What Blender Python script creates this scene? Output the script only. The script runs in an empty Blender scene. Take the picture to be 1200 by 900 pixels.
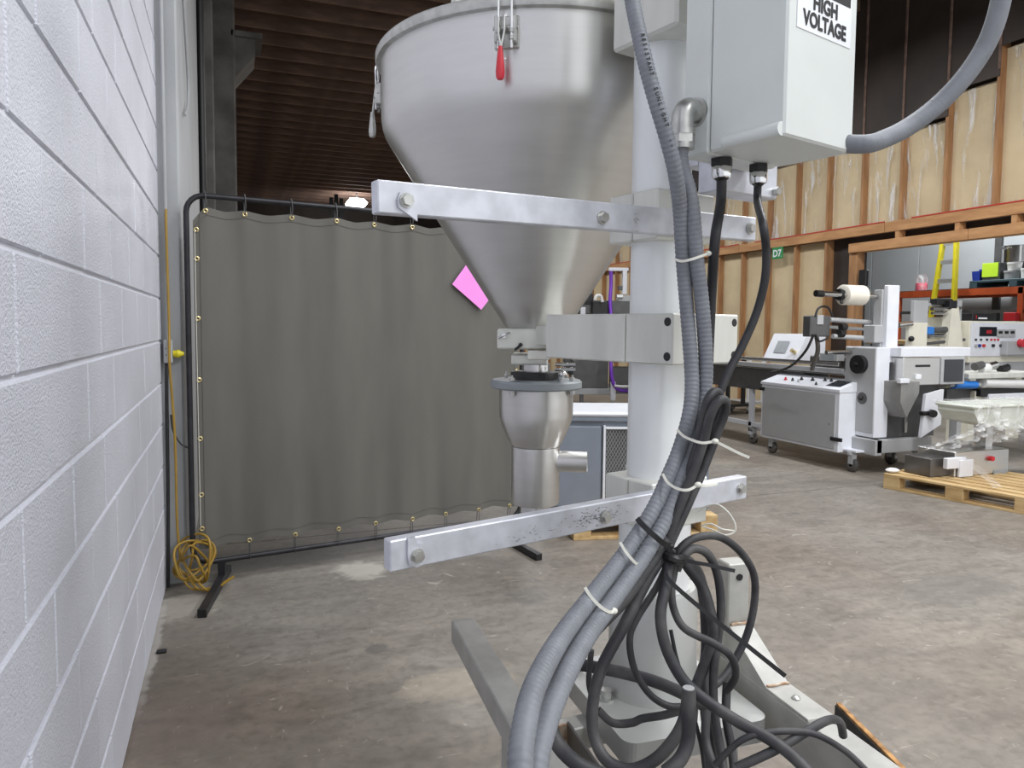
import bpy, bmesh, math, random
from mathutils import Vector, Matrix
random.seed(7)
scene = bpy.context.scene
COL = scene.collection
R = math.radians
# ------------------------------------------------------------------ camera
CAM = Vector((0, 0, 1.308))
FPX, CX, CY = 860.0, 600.0, 436.0
yaw, pit, roll = R(21), R(3.62), 0.008
cF = Vector((math.sin(yaw)*math.cos(pit), math.cos(yaw)*math.cos(pit), -math.sin(pit)))
r0 = Vector((math.cos(yaw), -math.sin(yaw), 0)); u0 = r0.cross(cF)
cR = r0*math.cos(roll) + u0*math.sin(roll); cU = cR.cross(cF)
cd = bpy.data.cameras.new('camera'); cam = bpy.data.objects.new('camera', cd); COL.objects.link(cam)
cd.sensor_fit = 'HORIZONTAL'; cd.sensor_width = 36; cd.lens = 36*FPX/1200
cd.shift_y = -(450-CY)/1200; cd.clip_start = 0.02; cd.clip_end = 200
m = Matrix((cR, cU, -cF)).transposed().to_4x4(); m.translation = CAM; cam.matrix_world = m
scene.camera = cam
def ray(px, py): return cF + cR*((px-CX)/FPX) - cU*((py-CY)/FPX)
def W(px, py, d): return CAM + ray(px, py)*d
def onX(px, py, x): r = ray(px, py); return CAM + r*(x/r.x)
def onY(px, py, y): r = ray(px, py); return CAM + r*(y/r.y)
def onZ(px, py, z): r = ray(px, py); return CAM + r*((z-CAM.z)/r.z)
# ------------------------------------------------------------------ light
world = bpy.data.worlds.new('world'); scene.world = world; world.use_nodes = True
world.node_tree.nodes['Background'].inputs[0].default_value = (0.94, 0.97, 1.0, 1)
world.node_tree.nodes['Background'].inputs[1].default_value = 1.0
def area(name, loc, sx, sy, power, col=(1, 0.97, 0.93), rot=(0, 0, 0)):
    l = bpy.data.lights.new(name, 'AREA'); l.shape = 'RECTANGLE'; l.size = sx; l.size_y = sy
    l.energy = power; l.color = col
    o = bpy.data.objects.new(name, l); COL.objects.link(o); o.location = loc; o.rotation_euler = rot
    return o
LAMPS = [((2.2, -0.8, 4.9), 105), ((2.2, 2.6, 4.9), 80), ((5.2, -0.8, 4.9), 120), ((5.2, 3.0, 4.9), 135),
         ((5.2, 7.5, 4.9), 85), ((4.6, 12.0, 4.9), 110), ((4.0, 17.0, 4.9), 120), ((3.5, 23.0, 4.9), 120)]  # the farthest ones are unseen, added to lift the dark joists
for k, (p, e) in enumerate(LAMPS):
    area('ceiling_area_light', p, 0.3, 2.4, e, (0.97, 0.98, 1.0))
area('annex_fill_light', (10.0, 8.0, 4.4), 1.2, 0.4, 130, (0.95, 0.98, 1.0))  # unseen light, added to light the annex
scene.view_settings.view_transform = 'Standard'
scene.view_settings.look = 'None'
scene.view_settings.exposure = 0.3
scene.view_settings.gamma = 1.0
scene.view_settings.use_curve_mapping = False
# ------------------------------------------------------------------ materials
def lin(c):
    return tuple(((v/255)/12.92 if v/255 <= .04045 else ((v/255+.055)/1.055)**2.4) for v in c)
MATS = {}
def mat(name, rgb, rough=.5, metal=0, var=.12, vscale=8, bump=0, bscale=60, stretch=(1, 1, 1), rgb2=None, lo=.35, hi=.65,
        spec=.5, emit=None, alpha=1, coat=0, bdist=.01, rvar=0):
    if name in MATS: return MATS[name]
    mt = bpy.data.materials.new(name); mt.use_nodes = True
    nt = mt.node_tree; N = nt.nodes; L = nt.links
    b = N['Principled BSDF']
    c = lin(rgb)
    tc = N.new('ShaderNodeTexCoord'); mp = N.new('ShaderNodeMapping')
    L.new(tc.outputs['Object'], mp.inputs[0]); mp.inputs['Scale'].default_value = stretch
    nz = N.new('ShaderNodeTexNoise'); nz.inputs['Scale'].default_value = vscale; nz.inputs['Detail'].default_value = 5
    L.new(mp.outputs[0], nz.inputs['Vector'])
    cr = N.new('ShaderNodeValToRGB'); L.new(nz.outputs[0], cr.inputs[0])
    c2 = lin(rgb2) if rgb2 else tuple(min(1, v*(1+var)) for v in c)
    c1 = c if rgb2 else tuple(v*(1-var) for v in c)
    cr.color_ramp.elements[0].position = lo; cr.color_ramp.elements[1].position = hi
    cr.color_ramp.elements[0].color = (*c1, 1); cr.color_ramp.elements[1].color = (*c2, 1)
    L.new(cr.outputs[0], b.inputs['Base Color'])
    b.inputs['Roughness'].default_value = rough; b.inputs['Metallic'].default_value = metal
    b.inputs['Specular IOR Level'].default_value = spec
    if rvar:
        mr = N.new('ShaderNodeMapRange'); mr.inputs[3].default_value = rough-rvar; mr.inputs[4].default_value = rough+rvar
        L.new(nz.outputs[0], mr.inputs[0]); L.new(mr.outputs[0], b.inputs['Roughness'])
    if coat: b.inputs['Coat Weight'].default_value = coat
    if emit:
        b.inputs['Emission Color'].default_value = (*lin(emit[0]), 1); b.inputs['Emission Strength'].default_value = emit[1]
    if bump:
        bn = N.new('ShaderNodeTexNoise'); bn.inputs['Scale'].default_value = bscale; bn.inputs['Detail'].default_value = 4
        L.new(mp.outputs[0], bn.inputs['Vector'])
        bp = N.new('ShaderNodeBump'); bp.inputs['Strength'].default_value = bump; bp.inputs['Distance'].default_value = bdist
        L.new(bn.outputs[0], bp.inputs['Height']); L.new(bp.outputs[0], b.inputs['Normal'])
    MATS[name] = mt
    return mt
M = dict(
    block=mat('painted block', (209, 211, 221), .42, var=.05, vscale=3, bump=.75, bscale=190, bdist=.006),
    mortar=mat('painted mortar', (214, 216, 224), .5, var=.05, vscale=9, bump=.35, bscale=70, bdist=.006),
    pil=mat('painted pilaster', (168, 170, 172), .6, var=.08, vscale=2, bump=.1),
    conc_dark=mat('dark concrete', (104, 102, 99), .8, var=.3, vscale=3, bump=.3),
    steel=mat('brushed steel', (214, 213, 211), .36, 1, var=.025, vscale=6, stretch=(1, 1, 9), rvar=.05),
    steel2=mat('polished steel', (200, 199, 197), .2, 1, var=.05, vscale=7),
    steeldk=mat('dark steel', (120, 118, 116), .4, .85, var=.15, vscale=6),
    cast=mat('cast aluminium', (214, 214, 207), .48, .25, var=.08, vscale=14, stretch=(1, 1, .25), rvar=.06),
    alu=mat('scuffed aluminium bar', (206, 208, 215), .4, .35, var=.1, vscale=25, rvar=.1),
    col=mat('column paint', (232, 234, 234), .32, 0.1, var=.05, vscale=5),
    box=mat('enclosure paint', (216, 220, 217), .4, 0, var=.03, vscale=7),
    conduit=mat('grey conduit', (122, 125, 131), .55, 0, var=.1, vscale=18, bump=.1),
    rubber=mat('black rubber', (38, 38, 41), .5, 0, var=.25, vscale=30),
    dusty=mat('dusty black cable', (48, 48, 51), .55, 0, rgb2=(98, 96, 95), lo=.45, hi=.85, vscale=16),
    black=mat('black plastic', (24, 24, 26), .45, var=.1),
    chrome=mat('chrome nut', (225, 225, 225), .15, 1, var=.05),
    zinc=mat('zinc fitting', (190, 190, 186), .35, .9, var=.12, vscale=40),
    tie=mat('natural nylon tie', (222, 221, 210), .45, var=.04),
    red=mat('red grip', (205, 50, 62), .35, var=.06),
    curtain=mat('olive canvas', (99, 97, 91), .75, var=.05, vscale=4, stretch=(2.5, 2.5, .6), bump=.15, bscale=300, bdist=.002),
    pipe=mat('dark steel pipe', (46, 46, 50), .42, .4, var=.25, vscale=12),
    brass=mat('brass grommet', (205, 188, 140), .3, .9, var=.1),
    pink=mat('pink paper', (245, 148, 228), .7, var=.03),
    floor_=None,
    wood=mat('pine lumber', (176, 128, 84), .7, rgb2=(200, 152, 104), vscale=5, stretch=(3, .6, 3), bump=.15),
    wooddk=mat('old joist timber', (108, 88, 78), .8, rgb2=(136, 110, 96), vscale=4, stretch=(.6, 3, 3)),
    stud=mat('pine stud', (150, 108, 72), .7, rgb2=(178, 134, 92), vscale=5, stretch=(3, 3, .5), bump=.1),
    deck=mat('roof deck', (44, 36, 33), .9, var=.3, vscale=3),
    insul=mat('kraft insulation', (204, 184, 148), .75, rgb2=(218, 198, 160), vscale=2.2, bump=.3, bscale=6, bdist=.03),
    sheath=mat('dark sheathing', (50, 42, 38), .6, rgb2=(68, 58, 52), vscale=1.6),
    pallet=mat('pallet pine', (206, 178, 130), .75, rgb2=(178, 146, 98), vscale=5, stretch=(3, .7, 3)),
    white=mat('white machine paint', (222, 224, 230), .4, var=.03),
    cream=mat('cream machine paint', (224, 220, 204), .4, var=.04),
    lgrey=mat('light grey panel', (172, 173, 174), .42, var=.03),
    dgrey=mat('dark grey metal', (92, 92, 92), .5, .3, var=.12),
    bluegrey=mat('blue grey cabinet', (124, 131, 142), .45, var=.04),
    annex=mat('annex panel', (176, 180, 182), .45, var=.04, vscale=1.5),
    orange=mat('orange rack paint', (186, 84, 46), .5, var=.12),
    yellow=mat('yellow fibreglass', (214, 200, 40), .45, var=.06),
    ycord=mat('yellow cord', (156, 124, 44), .5, var=.12),
    blue=mat('blue plastic', (40, 60, 150), .4, var=.05),
    blueroll=mat('blue roller', (40, 120, 205), .4, var=.05),
    lime=mat('lime card', (200, 240, 60), .6, var=.03),
    hotpink=mat('neon pink', (255, 70, 110), .6, var=.04),
    green=mat('green sign', (38, 140, 74), .5, var=.03),
    redstr=mat('red tape', (190, 50, 40), .5, var=.1),
    purple=mat('purple hose', (120, 60, 190), .4, var=.08),
    teal=mat('teal pallet plastic', (62, 84, 92), .5, var=.08),
    screen=mat('dark screen', (24, 28, 34), .15, var=.2),
    hmi=mat('pale display', (150, 156, 160), .3, var=.05),
    ink=mat('black print', (22, 22, 24), .6, var=.05),
    signw=mat('sign white', (236, 238, 242), .4, var=.02),
    signred=mat('sign red', (200, 40, 50), .5, var=.03),
    glow=mat('lamp lens', (255, 255, 255), .5, emit=((255, 255, 255), 22)),
    frame=mat('stand metal', (176, 175, 170), .42, .2, var=.1, vscale=18, rvar=.06), pedestal=mat('pedestal metal', (182, 183, 180), .4, .55, var=.06, vscale=8),
    flange=mat('grey flange', (142, 148, 152), .45, var=.04),
    film=None, tub=mat('white tub', (226, 226, 224), .45, var=.03), frost=mat('pale bin', (212, 216, 206), .35, var=.03),
    cork=mat('beige film core', (176, 160, 128), .7, var=.05), filmroll=mat('film roll', (232, 226, 212), .25, var=.04),
    plyedge=mat('plywood edge', (196, 148, 92), .8, rgb2=(120, 84, 50), vscale=40),
    rustweld=mat('rusty weld', (190, 178, 160), .5, .5, rgb2=(158, 118, 84), vscale=60),
)
def film_mat(name, lo, hi, f0, f1, sc, rough):
    mt = bpy.data.materials.new(name); mt.use_nodes = True
    nt = mt.node_tree; N = nt.nodes; L = nt.links; N.clear()
    out = N.new('ShaderNodeOutputMaterial'); mx = N.new('ShaderNodeMixShader'); tr = N.new('ShaderNodeBsdfTransparent')
    gl = N.new('ShaderNodeBsdfPrincipled'); gl.inputs['Base Color'].default_value = (.84, .84, .84, 1); gl.inputs['Roughness'].default_value = rough
    tc = N.new('ShaderNodeTexCoord'); mp = N.new('ShaderNodeMapping'); mp.inputs['Rotation'].default_value = (R(32), 0, R(12)); mp.inputs['Scale'].default_value = sc
    nz = N.new('ShaderNodeTexNoise'); nz.inputs['Scale'].default_value = 1.6; nz.inputs['Detail'].default_value = 3; nz.inputs['Distortion'].default_value = .9
    bp = N.new('ShaderNodeBump'); bp.inputs['Strength'].default_value = 1; bp.inputs['Distance'].default_value = .1
    L.new(tc.outputs['Object'], mp.inputs[0]); L.new(mp.outputs[0], nz.inputs['Vector']); L.new(nz.outputs[0], bp.inputs['Height']); L.new(bp.outputs[0], gl.inputs['Normal'])
    mr = N.new('ShaderNodeMapRange'); mr.inputs[1].default_value = lo; mr.inputs[2].default_value = hi; mr.inputs[3].default_value = f0; mr.inputs[4].default_value = f1
    L.new(nz.outputs[0], mr.inputs[0]); L.new(mr.outputs[0], mx.inputs[0])
    L.new(tr.outputs[0], mx.inputs[1]); L.new(gl.outputs[0], mx.inputs[2]); L.new(mx.outputs[0], out.inputs[0])
    return mt
M['stretch'] = film_mat('clear stretch film', .45, .7, .12, .75, (5, 1.5, 2), .22)
M['film'] = film_mat('clear plastic sheet', .535, .68, .03, .65, (1, 7, .7), .16)
def brushed(mt, an=.8, rot=0):
    nt = mt.node_tree; b = nt.nodes['Principled BSDF']; tg = nt.nodes.new('ShaderNodeTangent'); tg.direction_type = 'RADIAL'; tg.axis = 'Z'
    nt.links.new(tg.outputs[0], b.inputs['Tangent']); b.inputs['Anisotropic'].default_value = an; b.inputs['Anisotropic Rotation'].default_value = rot
brushed(M['steel'], .75, .25)
def floor_mat():
    mt = bpy.data.materials.new('worn concrete floor'); mt.use_nodes = True
    nt = mt.node_tree; N = nt.nodes; L = nt.links; b = N['Principled BSDF']
    tc = N.new('ShaderNodeTexCoord')
    def noise(s, d, dist=0, st=(1, 1, 1)):
        mp = N.new('ShaderNodeMapping'); mp.inputs['Scale'].default_value = st; L.new(tc.outputs['Object'], mp.inputs[0])
        n = N.new('ShaderNodeTexNoise'); n.inputs['Scale'].default_value = s; n.inputs['Detail'].default_value = d
        n.inputs['Distortion'].default_value = dist; L.new(mp.outputs[0], n.inputs['Vector']); return n
    def ramp(n, e):
        r = N.new('ShaderNodeValToRGB'); L.new(n.outputs[0], r.inputs[0])
        r.color_ramp.elements[0].position = e[0][0]; r.color_ramp.elements[0].color = (*lin(e[0][1]), 1)
        r.color_ramp.elements[1].position = e[-1][0]; r.color_ramp.elements[1].color = (*lin(e[-1][1]), 1)
        for p, c in e[1:-1]:
            q = r.color_ramp.elements.new(p); q.color = (*lin(c), 1)
        return r
    a = ramp(noise(.9, 6, .6), [(.3, (118, 112, 103)), (.45, (138, 132, 124)), (.6, (147, 142, 134)), (.75, (162, 155, 145))])
    c = ramp(noise(4, 8, 1.2, (1, 2.2, 1)), [(.3, (186, 184, 182)), (.5, (228, 227, 225)), (.7, (255, 253, 250))])
    s = ramp(noise(26, 6, .4), [(.3, (190, 188, 186)), (.5, (238, 238, 238)), (.66, (255, 255, 255))])
    red = ramp(noise(.55, 3, .2), [(.45, (255, 255, 255)), (.66, (246, 238, 231))])
    def mul(x, y, f=1):
        q = N.new('ShaderNodeMix'); q.data_type = 'RGBA'; q.blend_type = 'MULTIPLY'; q.inputs[0].default_value = f
        L.new(x, q.inputs[6]); L.new(y, q.inputs[7]); return q.outputs[2]
    o = mul(a.outputs[0], c.outputs[0], .6); o = mul(o, s.outputs[0], .5); o = mul(o, red.outputs[0])
    # small pale scuffs
    sc = noise(9, 7, 2.5); scr = N.new('ShaderNodeValToRGB'); L.new(sc.outputs[0], scr.inputs[0])
    scr.color_ramp.elements[0].position = .66; scr.color_ramp.elements[0].color = (0, 0, 0, 1)
    scr.color_ramp.elements[1].position = .74; scr.color_ramp.elements[1].color = (.5, .5, .5, 1)
    q = N.new('ShaderNodeMix'); q.data_type = 'RGBA'; L.new(scr.outputs[0], q.inputs[0]); L.new(o, q.inputs[6]); q.inputs[7].default_value = (*lin((188, 182, 172)), 1)
    fin = q.outputs[2]
    geo = N.new('ShaderNodeNewGeometry')
    def blot(c, r, col, amt, st=(1, 1, 1)):
        nonlocal fin
        sb = N.new('ShaderNodeVectorMath'); sb.operation = 'SUBTRACT'; L.new(geo.outputs['Position'], sb.inputs[0]); sb.inputs[1].default_value = c
        sl = N.new('ShaderNodeVectorMath'); sl.operation = 'MULTIPLY'; L.new(sb.outputs[0], sl.inputs[0]); sl.inputs[1].default_value = st
        ln = N.new('ShaderNodeVectorMath'); ln.operation = 'LENGTH'; L.new(sl.outputs[0], ln.inputs[0])
        nn = noise(11, 7, 1.0); ad = N.new('ShaderNodeMath'); ad.operation = 'MULTIPLY_ADD'; L.new(nn.outputs[0], ad.inputs[0]); ad.inputs[1].default_value = -1.6*r; L.new(ln.outputs['Value'], ad.inputs[2])
        mr_ = N.new('ShaderNodeMapRange'); mr_.inputs[1].default_value = -.1*r; mr_.inputs[2].default_value = .35*r; mr_.inputs[3].default_value = amt; mr_.inputs[4].default_value = 0
        L.new(ad.outputs[0], mr_.inputs[0])
        k = N.new('ShaderNodeMix'); k.data_type = 'RGBA'; L.new(mr_.outputs[0], k.inputs[0]); L.new(fin, k.inputs[6]); k.inputs[7].default_value = (*lin(col), 1); fin = k.outputs[2]
    def W0(px, py): p = onZ(px, py, 0); return (p.x, p.y, 0)
    blot(W0(425, 668), .14, (186, 182, 172), .75); blot(W0(215, 712), .16, (178, 172, 162), .55); blot((-.315, 3.2, 0), .028, (190, 187, 182), .55, (1, .05, 1))
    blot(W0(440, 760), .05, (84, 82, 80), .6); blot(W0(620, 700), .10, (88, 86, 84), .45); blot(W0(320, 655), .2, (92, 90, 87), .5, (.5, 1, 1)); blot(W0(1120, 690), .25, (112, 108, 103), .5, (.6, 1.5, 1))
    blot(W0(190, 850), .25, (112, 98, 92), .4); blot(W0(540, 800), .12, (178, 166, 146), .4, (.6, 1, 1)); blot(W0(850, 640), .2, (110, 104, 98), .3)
    # hairline scratches and pale flecks
    for st, th in (((1, 14, 1), .70), ((16, 1.2, 1), .715), ((3, 3, 1), .72)):
        sn = noise(6, 4, 1.5, st); rr = N.new('ShaderNodeMapRange'); rr.inputs[1].default_value = th; rr.inputs[2].default_value = th+.03; rr.inputs[4].default_value = .5
        L.new(sn.outputs[0], rr.inputs[0]); k = N.new('ShaderNodeMix'); k.data_type = 'RGBA'; L.new(rr.outputs[0], k.inputs[0]); L.new(fin, k.inputs[6]); k.inputs[7].default_value = (*lin((192, 184, 170)), 1); fin = k.outputs[2]
    dk = noise(3.2, 8, .8); rr = N.new('ShaderNodeMapRange'); rr.inputs[1].default_value = .52; rr.inputs[2].default_value = .72; rr.inputs[4].default_value = .5
    L.new(dk.outputs[0], rr.inputs[0]); k = N.new('ShaderNodeMix'); k.data_type = 'RGBA'; L.new(rr.outputs[0], k.inputs[0]); L.new(fin, k.inputs[6]); k.inputs[7].default_value = (*lin((108, 102, 95)), 1); fin = k.outputs[2]
    L.new(fin, b.inputs['Base Color'])
    mr = N.new('ShaderNodeMapRange'); mr.inputs[3].default_value = .38; mr.inputs[4].default_value = .62
    L.new(c.outputs[0], mr.inputs[0]); L.new(mr.outputs[0], b.inputs['Roughness'])
    bn = noise(40, 5); bp = N.new('ShaderNodeBump'); bp.inputs['Strength'].default_value = .12; bp.inputs['Distance'].default_value = .004
    L.new(bn.outputs[0], bp.inputs['Height']); L.new(bp.outputs[0], b.inputs['Normal'])
    return mt
M['floor_'] = floor_mat()
# ------------------------------------------------------------------ mesh helpers
def frame(loc, deg):
    """u = heading deg+90, v = heading deg, z up"""
    a = R(deg); v = Vector((math.sin(a), math.cos(a), 0)); u = Vector((math.cos(a), -math.sin(a), 0))
    mm = Matrix((u, v, Vector((0, 0, 1)))).transposed().to_4x4(); mm.translation = Vector(loc); return mm
WM = {}
class MB:
    def __init__(s, fr=None): s.v = []; s.f = []; s.fr = fr; s.sm = []
    def _add(s, vs, fs, smooth=False):
        o = len(s.v)
        for p in vs:
            p = Vector(p); s.v.append(s.fr @ p if s.fr else p)
        for f in fs: s.f.append(tuple(i+o for i in f)); s.sm.append(smooth)
        return s
    def box(s, x0, x1, y0, y1, z0, z1, ch=0):
        if x0 > x1: x0, x1 = x1, x0
        if y0 > y1: y0, y1 = y1, y0
        if z0 > z1: z0, z1 = z1, z0
        if ch <= 0:
            vs = [(x, y, z) for z in (z0, z1) for y in (y0, y1) for x in (x0, x1)]
            return s._add(vs, [(0, 2, 3, 1), (4, 5, 7, 6), (0, 1, 5, 4), (2, 6, 7, 3), (0, 4, 6, 2), (1, 3, 7, 5)])
        bm = bmesh.new(); bmesh.ops.create_cube(bm, size=1)
        for v in bm.verts:
            v.co = Vector((x0+(v.co.x+.5)*(x1-x0), y0+(v.co.y+.5)*(y1-y0), z0+(v.co.z+.5)*(z1-z0)))
        ch = min(ch, .45*min(x1-x0, y1-y0, z1-z0))
        bmesh.ops.bevel(bm, geom=bm.edges[:], offset=ch, segments=1, affect='EDGES', profile=.5)
        bm.verts.index_update()
        s._add([v.co.copy() for v in bm.verts], [tuple(v.index for v in f.verts) for f in bm.faces]); bm.free(); return s
    def bar(s, p0, p1, w, h, up=(0, 0, 1), ch=0):
        """box from p0 to p1 with width w (sideways) and height h (along up)"""
        p0 = Vector(p0); p1 = Vector(p1); d = p1-p0; l = d.length; d.normalize(); up = Vector(up)
        sd = d.cross(up).normalized(); up = sd.cross(d)
        t = MB(); t.box(-w/2, w/2, 0, l, -h/2, h/2, ch)
        return s._add([p0+sd*q.x+d*q.y+up*q.z for q in t.v], t.f)
    def cyl(s, p0, p1, r0, r1=None, n=20, cap=True):
        r1 = r0 if r1 is None else r1
        p0 = Vector(p0); p1 = Vector(p1); d = (p1-p0).normalized()
        a = d.orthogonal().normalized(); b = d.cross(a)
        vs = []
        for p, r in ((p0, r0), (p1, r1)):
            for k in range(n):
                t = 2*math.pi*k/n; vs.append(p+(a*math.cos(t)+b*math.sin(t))*r)
        s._add(vs, [(k, (k+1) % n, n+(k+1) % n, n+k) for k in range(n)], True)
        if cap:
            s._add(vs[:n], [tuple(reversed(range(n)))]); s._add(vs[n:], [tuple(range(n))])
        return s
    def lathe(s, c, prof, n=48, axis=(0, 0, 1)):
        c = Vector(c); ax = Vector(axis).normalized()
        a = ax.orthogonal().normalized(); b = ax.cross(a)
        vs = [c+ax*z+(a*math.cos(2*math.pi*k/n)+b*math.sin(2*math.pi*k/n))*r for r, z in prof for k in range(n)]
        fs = [(i*n+k, i*n+(k+1) % n, (i+1)*n+(k+1) % n, (i+1)*n+k) for i in range(len(prof)-1) for k in range(n)]
        return s._add(vs, fs, True)
    def tube(s, pts, r, n=10, cap=True, sub=6, rib=0, pitch=.012):
        P = [Vector(p) for p in pts]
        if sub > 1: P = smooth(P, sub)
        if rib:
            L = [0]
            for i in range(1, len(P)): L.append(L[-1]+(P[i]-P[i-1]).length)
            tot = L[-1]; cnt = int(tot/(pitch/4)); Q = []; j = 0
            for k in range(cnt+1):
                t = tot*k/cnt
                while j < len(L)-2 and L[j+1] < t: j += 1
                q = (t-L[j])/max(1e-9, L[j+1]-L[j]); Q.append(P[j].lerp(P[j+1], q))
            P = Q
        N = len(P); T = [(P[min(i+1, N-1)]-P[max(i-1, 0)]).normalized() for i in range(N)]
        nrm = T[0].orthogonal().normalized(); vs = []
        for i in range(N):
            nrm = (nrm-T[i]*nrm.dot(T[i])).normalized(); b = T[i].cross(nrm)
            rr = r*(1-rib*(.5-.5*math.cos(i*math.pi/2))) if rib else r
            for k in range(n):
                t = 2*math.pi*k/n; vs.append(P[i]+(nrm*math.cos(t)+b*math.sin(t))*rr)
        s._add(vs, [(i*n+k, i*n+(k+1) % n, (i+1)*n+(k+1) % n, (i+1)*n+k) for i in range(N-1) for k in range(n)], True)
        if cap: s._add(vs[:n], [tuple(reversed(range(n)))]); s._add(vs[-n:], [tuple(range(n))])
        return s
    def prism(s, poly, d0, d1, ax=2):
        """poly of 2-D points extruded along ax from d0 to d1"""
        def mk(p, d):
            q = [p[0], p[1]]; q.insert(ax, d); return q
        n = len(poly); vs = [mk(p, d0) for p in poly]+[mk(p, d1) for p in poly]
        return s._add(vs, [tuple(reversed(range(n))), tuple(range(n, 2*n))]+[(k, (k+1) % n, n+(k+1) % n, n+k) for k in range(n)])
    def hexa(s, p0, p1, r): return s._hex(p0, p1, r)
    def _hex(s, p0, p1, r):
        t = MB(); t.cyl(p0, p1, r, n=6); return s._add(t.v, t.f)
    def grid(s, fn, nu, nv, sm=True):
        vs = [fn(i/nu, j/nv) for j in range(nv+1) for i in range(nu+1)]
        return s._add(vs, [(j*(nu+1)+i, j*(nu+1)+i+1, (j+1)*(nu+1)+i+1, (j+1)*(nu+1)+i) for j in range(nv) for i in range(nu)], sm)
    def ball(s, c, r, n=10, sq=(1, 1, 1)):
        c = Vector(c); vs = []; fs = []
        for i in range(n+1):
            a = math.pi*i/n
            for k in range(n*2):
                t = math.pi*k/n; vs.append(c+Vector((math.sin(a)*math.cos(t)*sq[0], math.sin(a)*math.sin(t)*sq[1], math.cos(a)*sq[2]))*r)
        m2 = n*2
        for i in range(n):
            for k in range(m2): fs.append((i*m2+k, (i+1)*m2+k, (i+1)*m2+(k+1) % m2, i*m2+(k+1) % m2))
        return s._add(vs, fs, True)
    def build(s, name, mt, parent=None, label=None, cat=None, group=None, kind=None):
        me = bpy.data.meshes.new(name)
        o = bpy.data.objects.new(name, me); COL.objects.link(o)
        if parent is not None:
            o.parent = parent; mw = WM[parent.name]; WM[o.name] = mw; inv = mw.inverted()
            V = [inv @ p for p in s.v]
        else:
            lo = Vector((min(p.x for p in s.v), min(p.y for p in s.v), min(p.z for p in s.v)))
            hi = Vector((max(p.x for p in s.v), max(p.y for p in s.v), max(p.z for p in s.v)))
            org = Vector(((lo.x+hi.x)/2, (lo.y+hi.y)/2, lo.z)); o.location = org
            WM[o.name] = Matrix.Translation(org); V = [p-org for p in s.v]
        me.from_pydata(V, [], s.f); me.polygons.foreach_set('use_smooth', s.sm); me.update()
        bm = bmesh.new(); bm.from_mesh(me); bmesh.ops.remove_doubles(bm, verts=bm.verts, dist=1e-5)
        bmesh.ops.recalc_face_normals(bm, faces=bm.faces)
        for e in bm.edges:
            if len(e.link_faces) == 2 and e.calc_face_angle(0) > .75: e.smooth = False
        bm.to_mesh(me); bm.free()
        me.materials.append(M[mt] if isinstance(mt, str) else mt)
        tag(o, label, cat, group, kind); return o
def smooth(P, sub):
    out = []
    for i in range(len(P)-1):
        p0 = P[max(i-1, 0)]; p1 = P[i]; p2 = P[i+1]; p3 = P[min(i+2, len(P)-1)]
        for k in range(sub):
            t = k/sub
            out.append(.5*((2*p1)+(p2-p0)*t+(2*p0-5*p1+4*p2-p3)*t*t+(3*p1-p0-3*p2+p3)*t**3))
    out.append(P[-1]); return out
def tag(o, label=None, cat=None, group=None, kind=None):
    if label: o['label'] = label
    if cat: o['category'] = cat
    if group: o['group'] = group
    if kind: o['kind'] = kind
    return o
def thing(name, loc, label, cat, group=None, kind=None, deg=0):
    o = bpy.data.objects.new(name, None); COL.objects.link(o); o.empty_display_size = .1
    o.location = loc; o.rotation_euler = (0, 0, R(-deg))
    WM[o.name] = Matrix.Translation(Vector(loc)) @ Matrix.Rotation(R(-deg), 4, 'Z')
    return tag(o, label, cat, group, kind)
def share(o, dloc):
    """copy of a part: same mesh, same parent, shifted"""
    c = o.copy(); COL.objects.link(c); c.location = o.location+Vector(dloc); WM[c.name] = WM[o.name]; return c
def text_mesh(txt, size, bold=.0, align='CENTER'):
    cu = bpy.data.curves.new('lettering', 'FONT'); cu.body = txt; cu.size = size; cu.offset = bold; cu.align_x = align; cu.extrude = .0004
    cu.resolution_u = 3
    o = bpy.data.objects.new('lettering_source', cu); COL.objects.link(o)
    dg = bpy.context.evaluated_depsgraph_get(); me = bpy.data.meshes.new_from_object(o.evaluated_get(dg))
    vs = [v.co.copy() for v in me.vertices]; fs = [tuple(p.vertices) for p in me.polygons]
    bpy.data.objects.remove(o); bpy.data.curves.remove(cu); bpy.data.meshes.remove(me)
    return vs, fs
def put_text(mb, txt, size, org, ex, ey, bold=0, align='CENTER', sx=1, width=None):
    vs, fs = text_mesh(txt, size, bold, align)
    if width: sx = width/(max(v.x for v in vs)-min(v.x for v in vs))
    ex = Vector(ex).normalized(); ey = Vector(ey).normalized(); ez = ex.cross(ey)
    return mb._add([Vector(org)+ex*v.x*sx+ey*v.y+ez*v.z for v in vs], fs)
# ================================================================== SETTING
# floor: two slabs with an open joint
fl = MB().box(-6, 13, -4, 32, -.12, -.03).build('floor', 'conc_dark', kind='structure')
MB().box(-6, 13, -4, 4.597, -.03, 0).build('floor_slab', 'floor_', fl)
MB().box(-6, 13, 4.605, 32, -.03, 0).build('floor_slab', 'floor_', fl)
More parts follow.
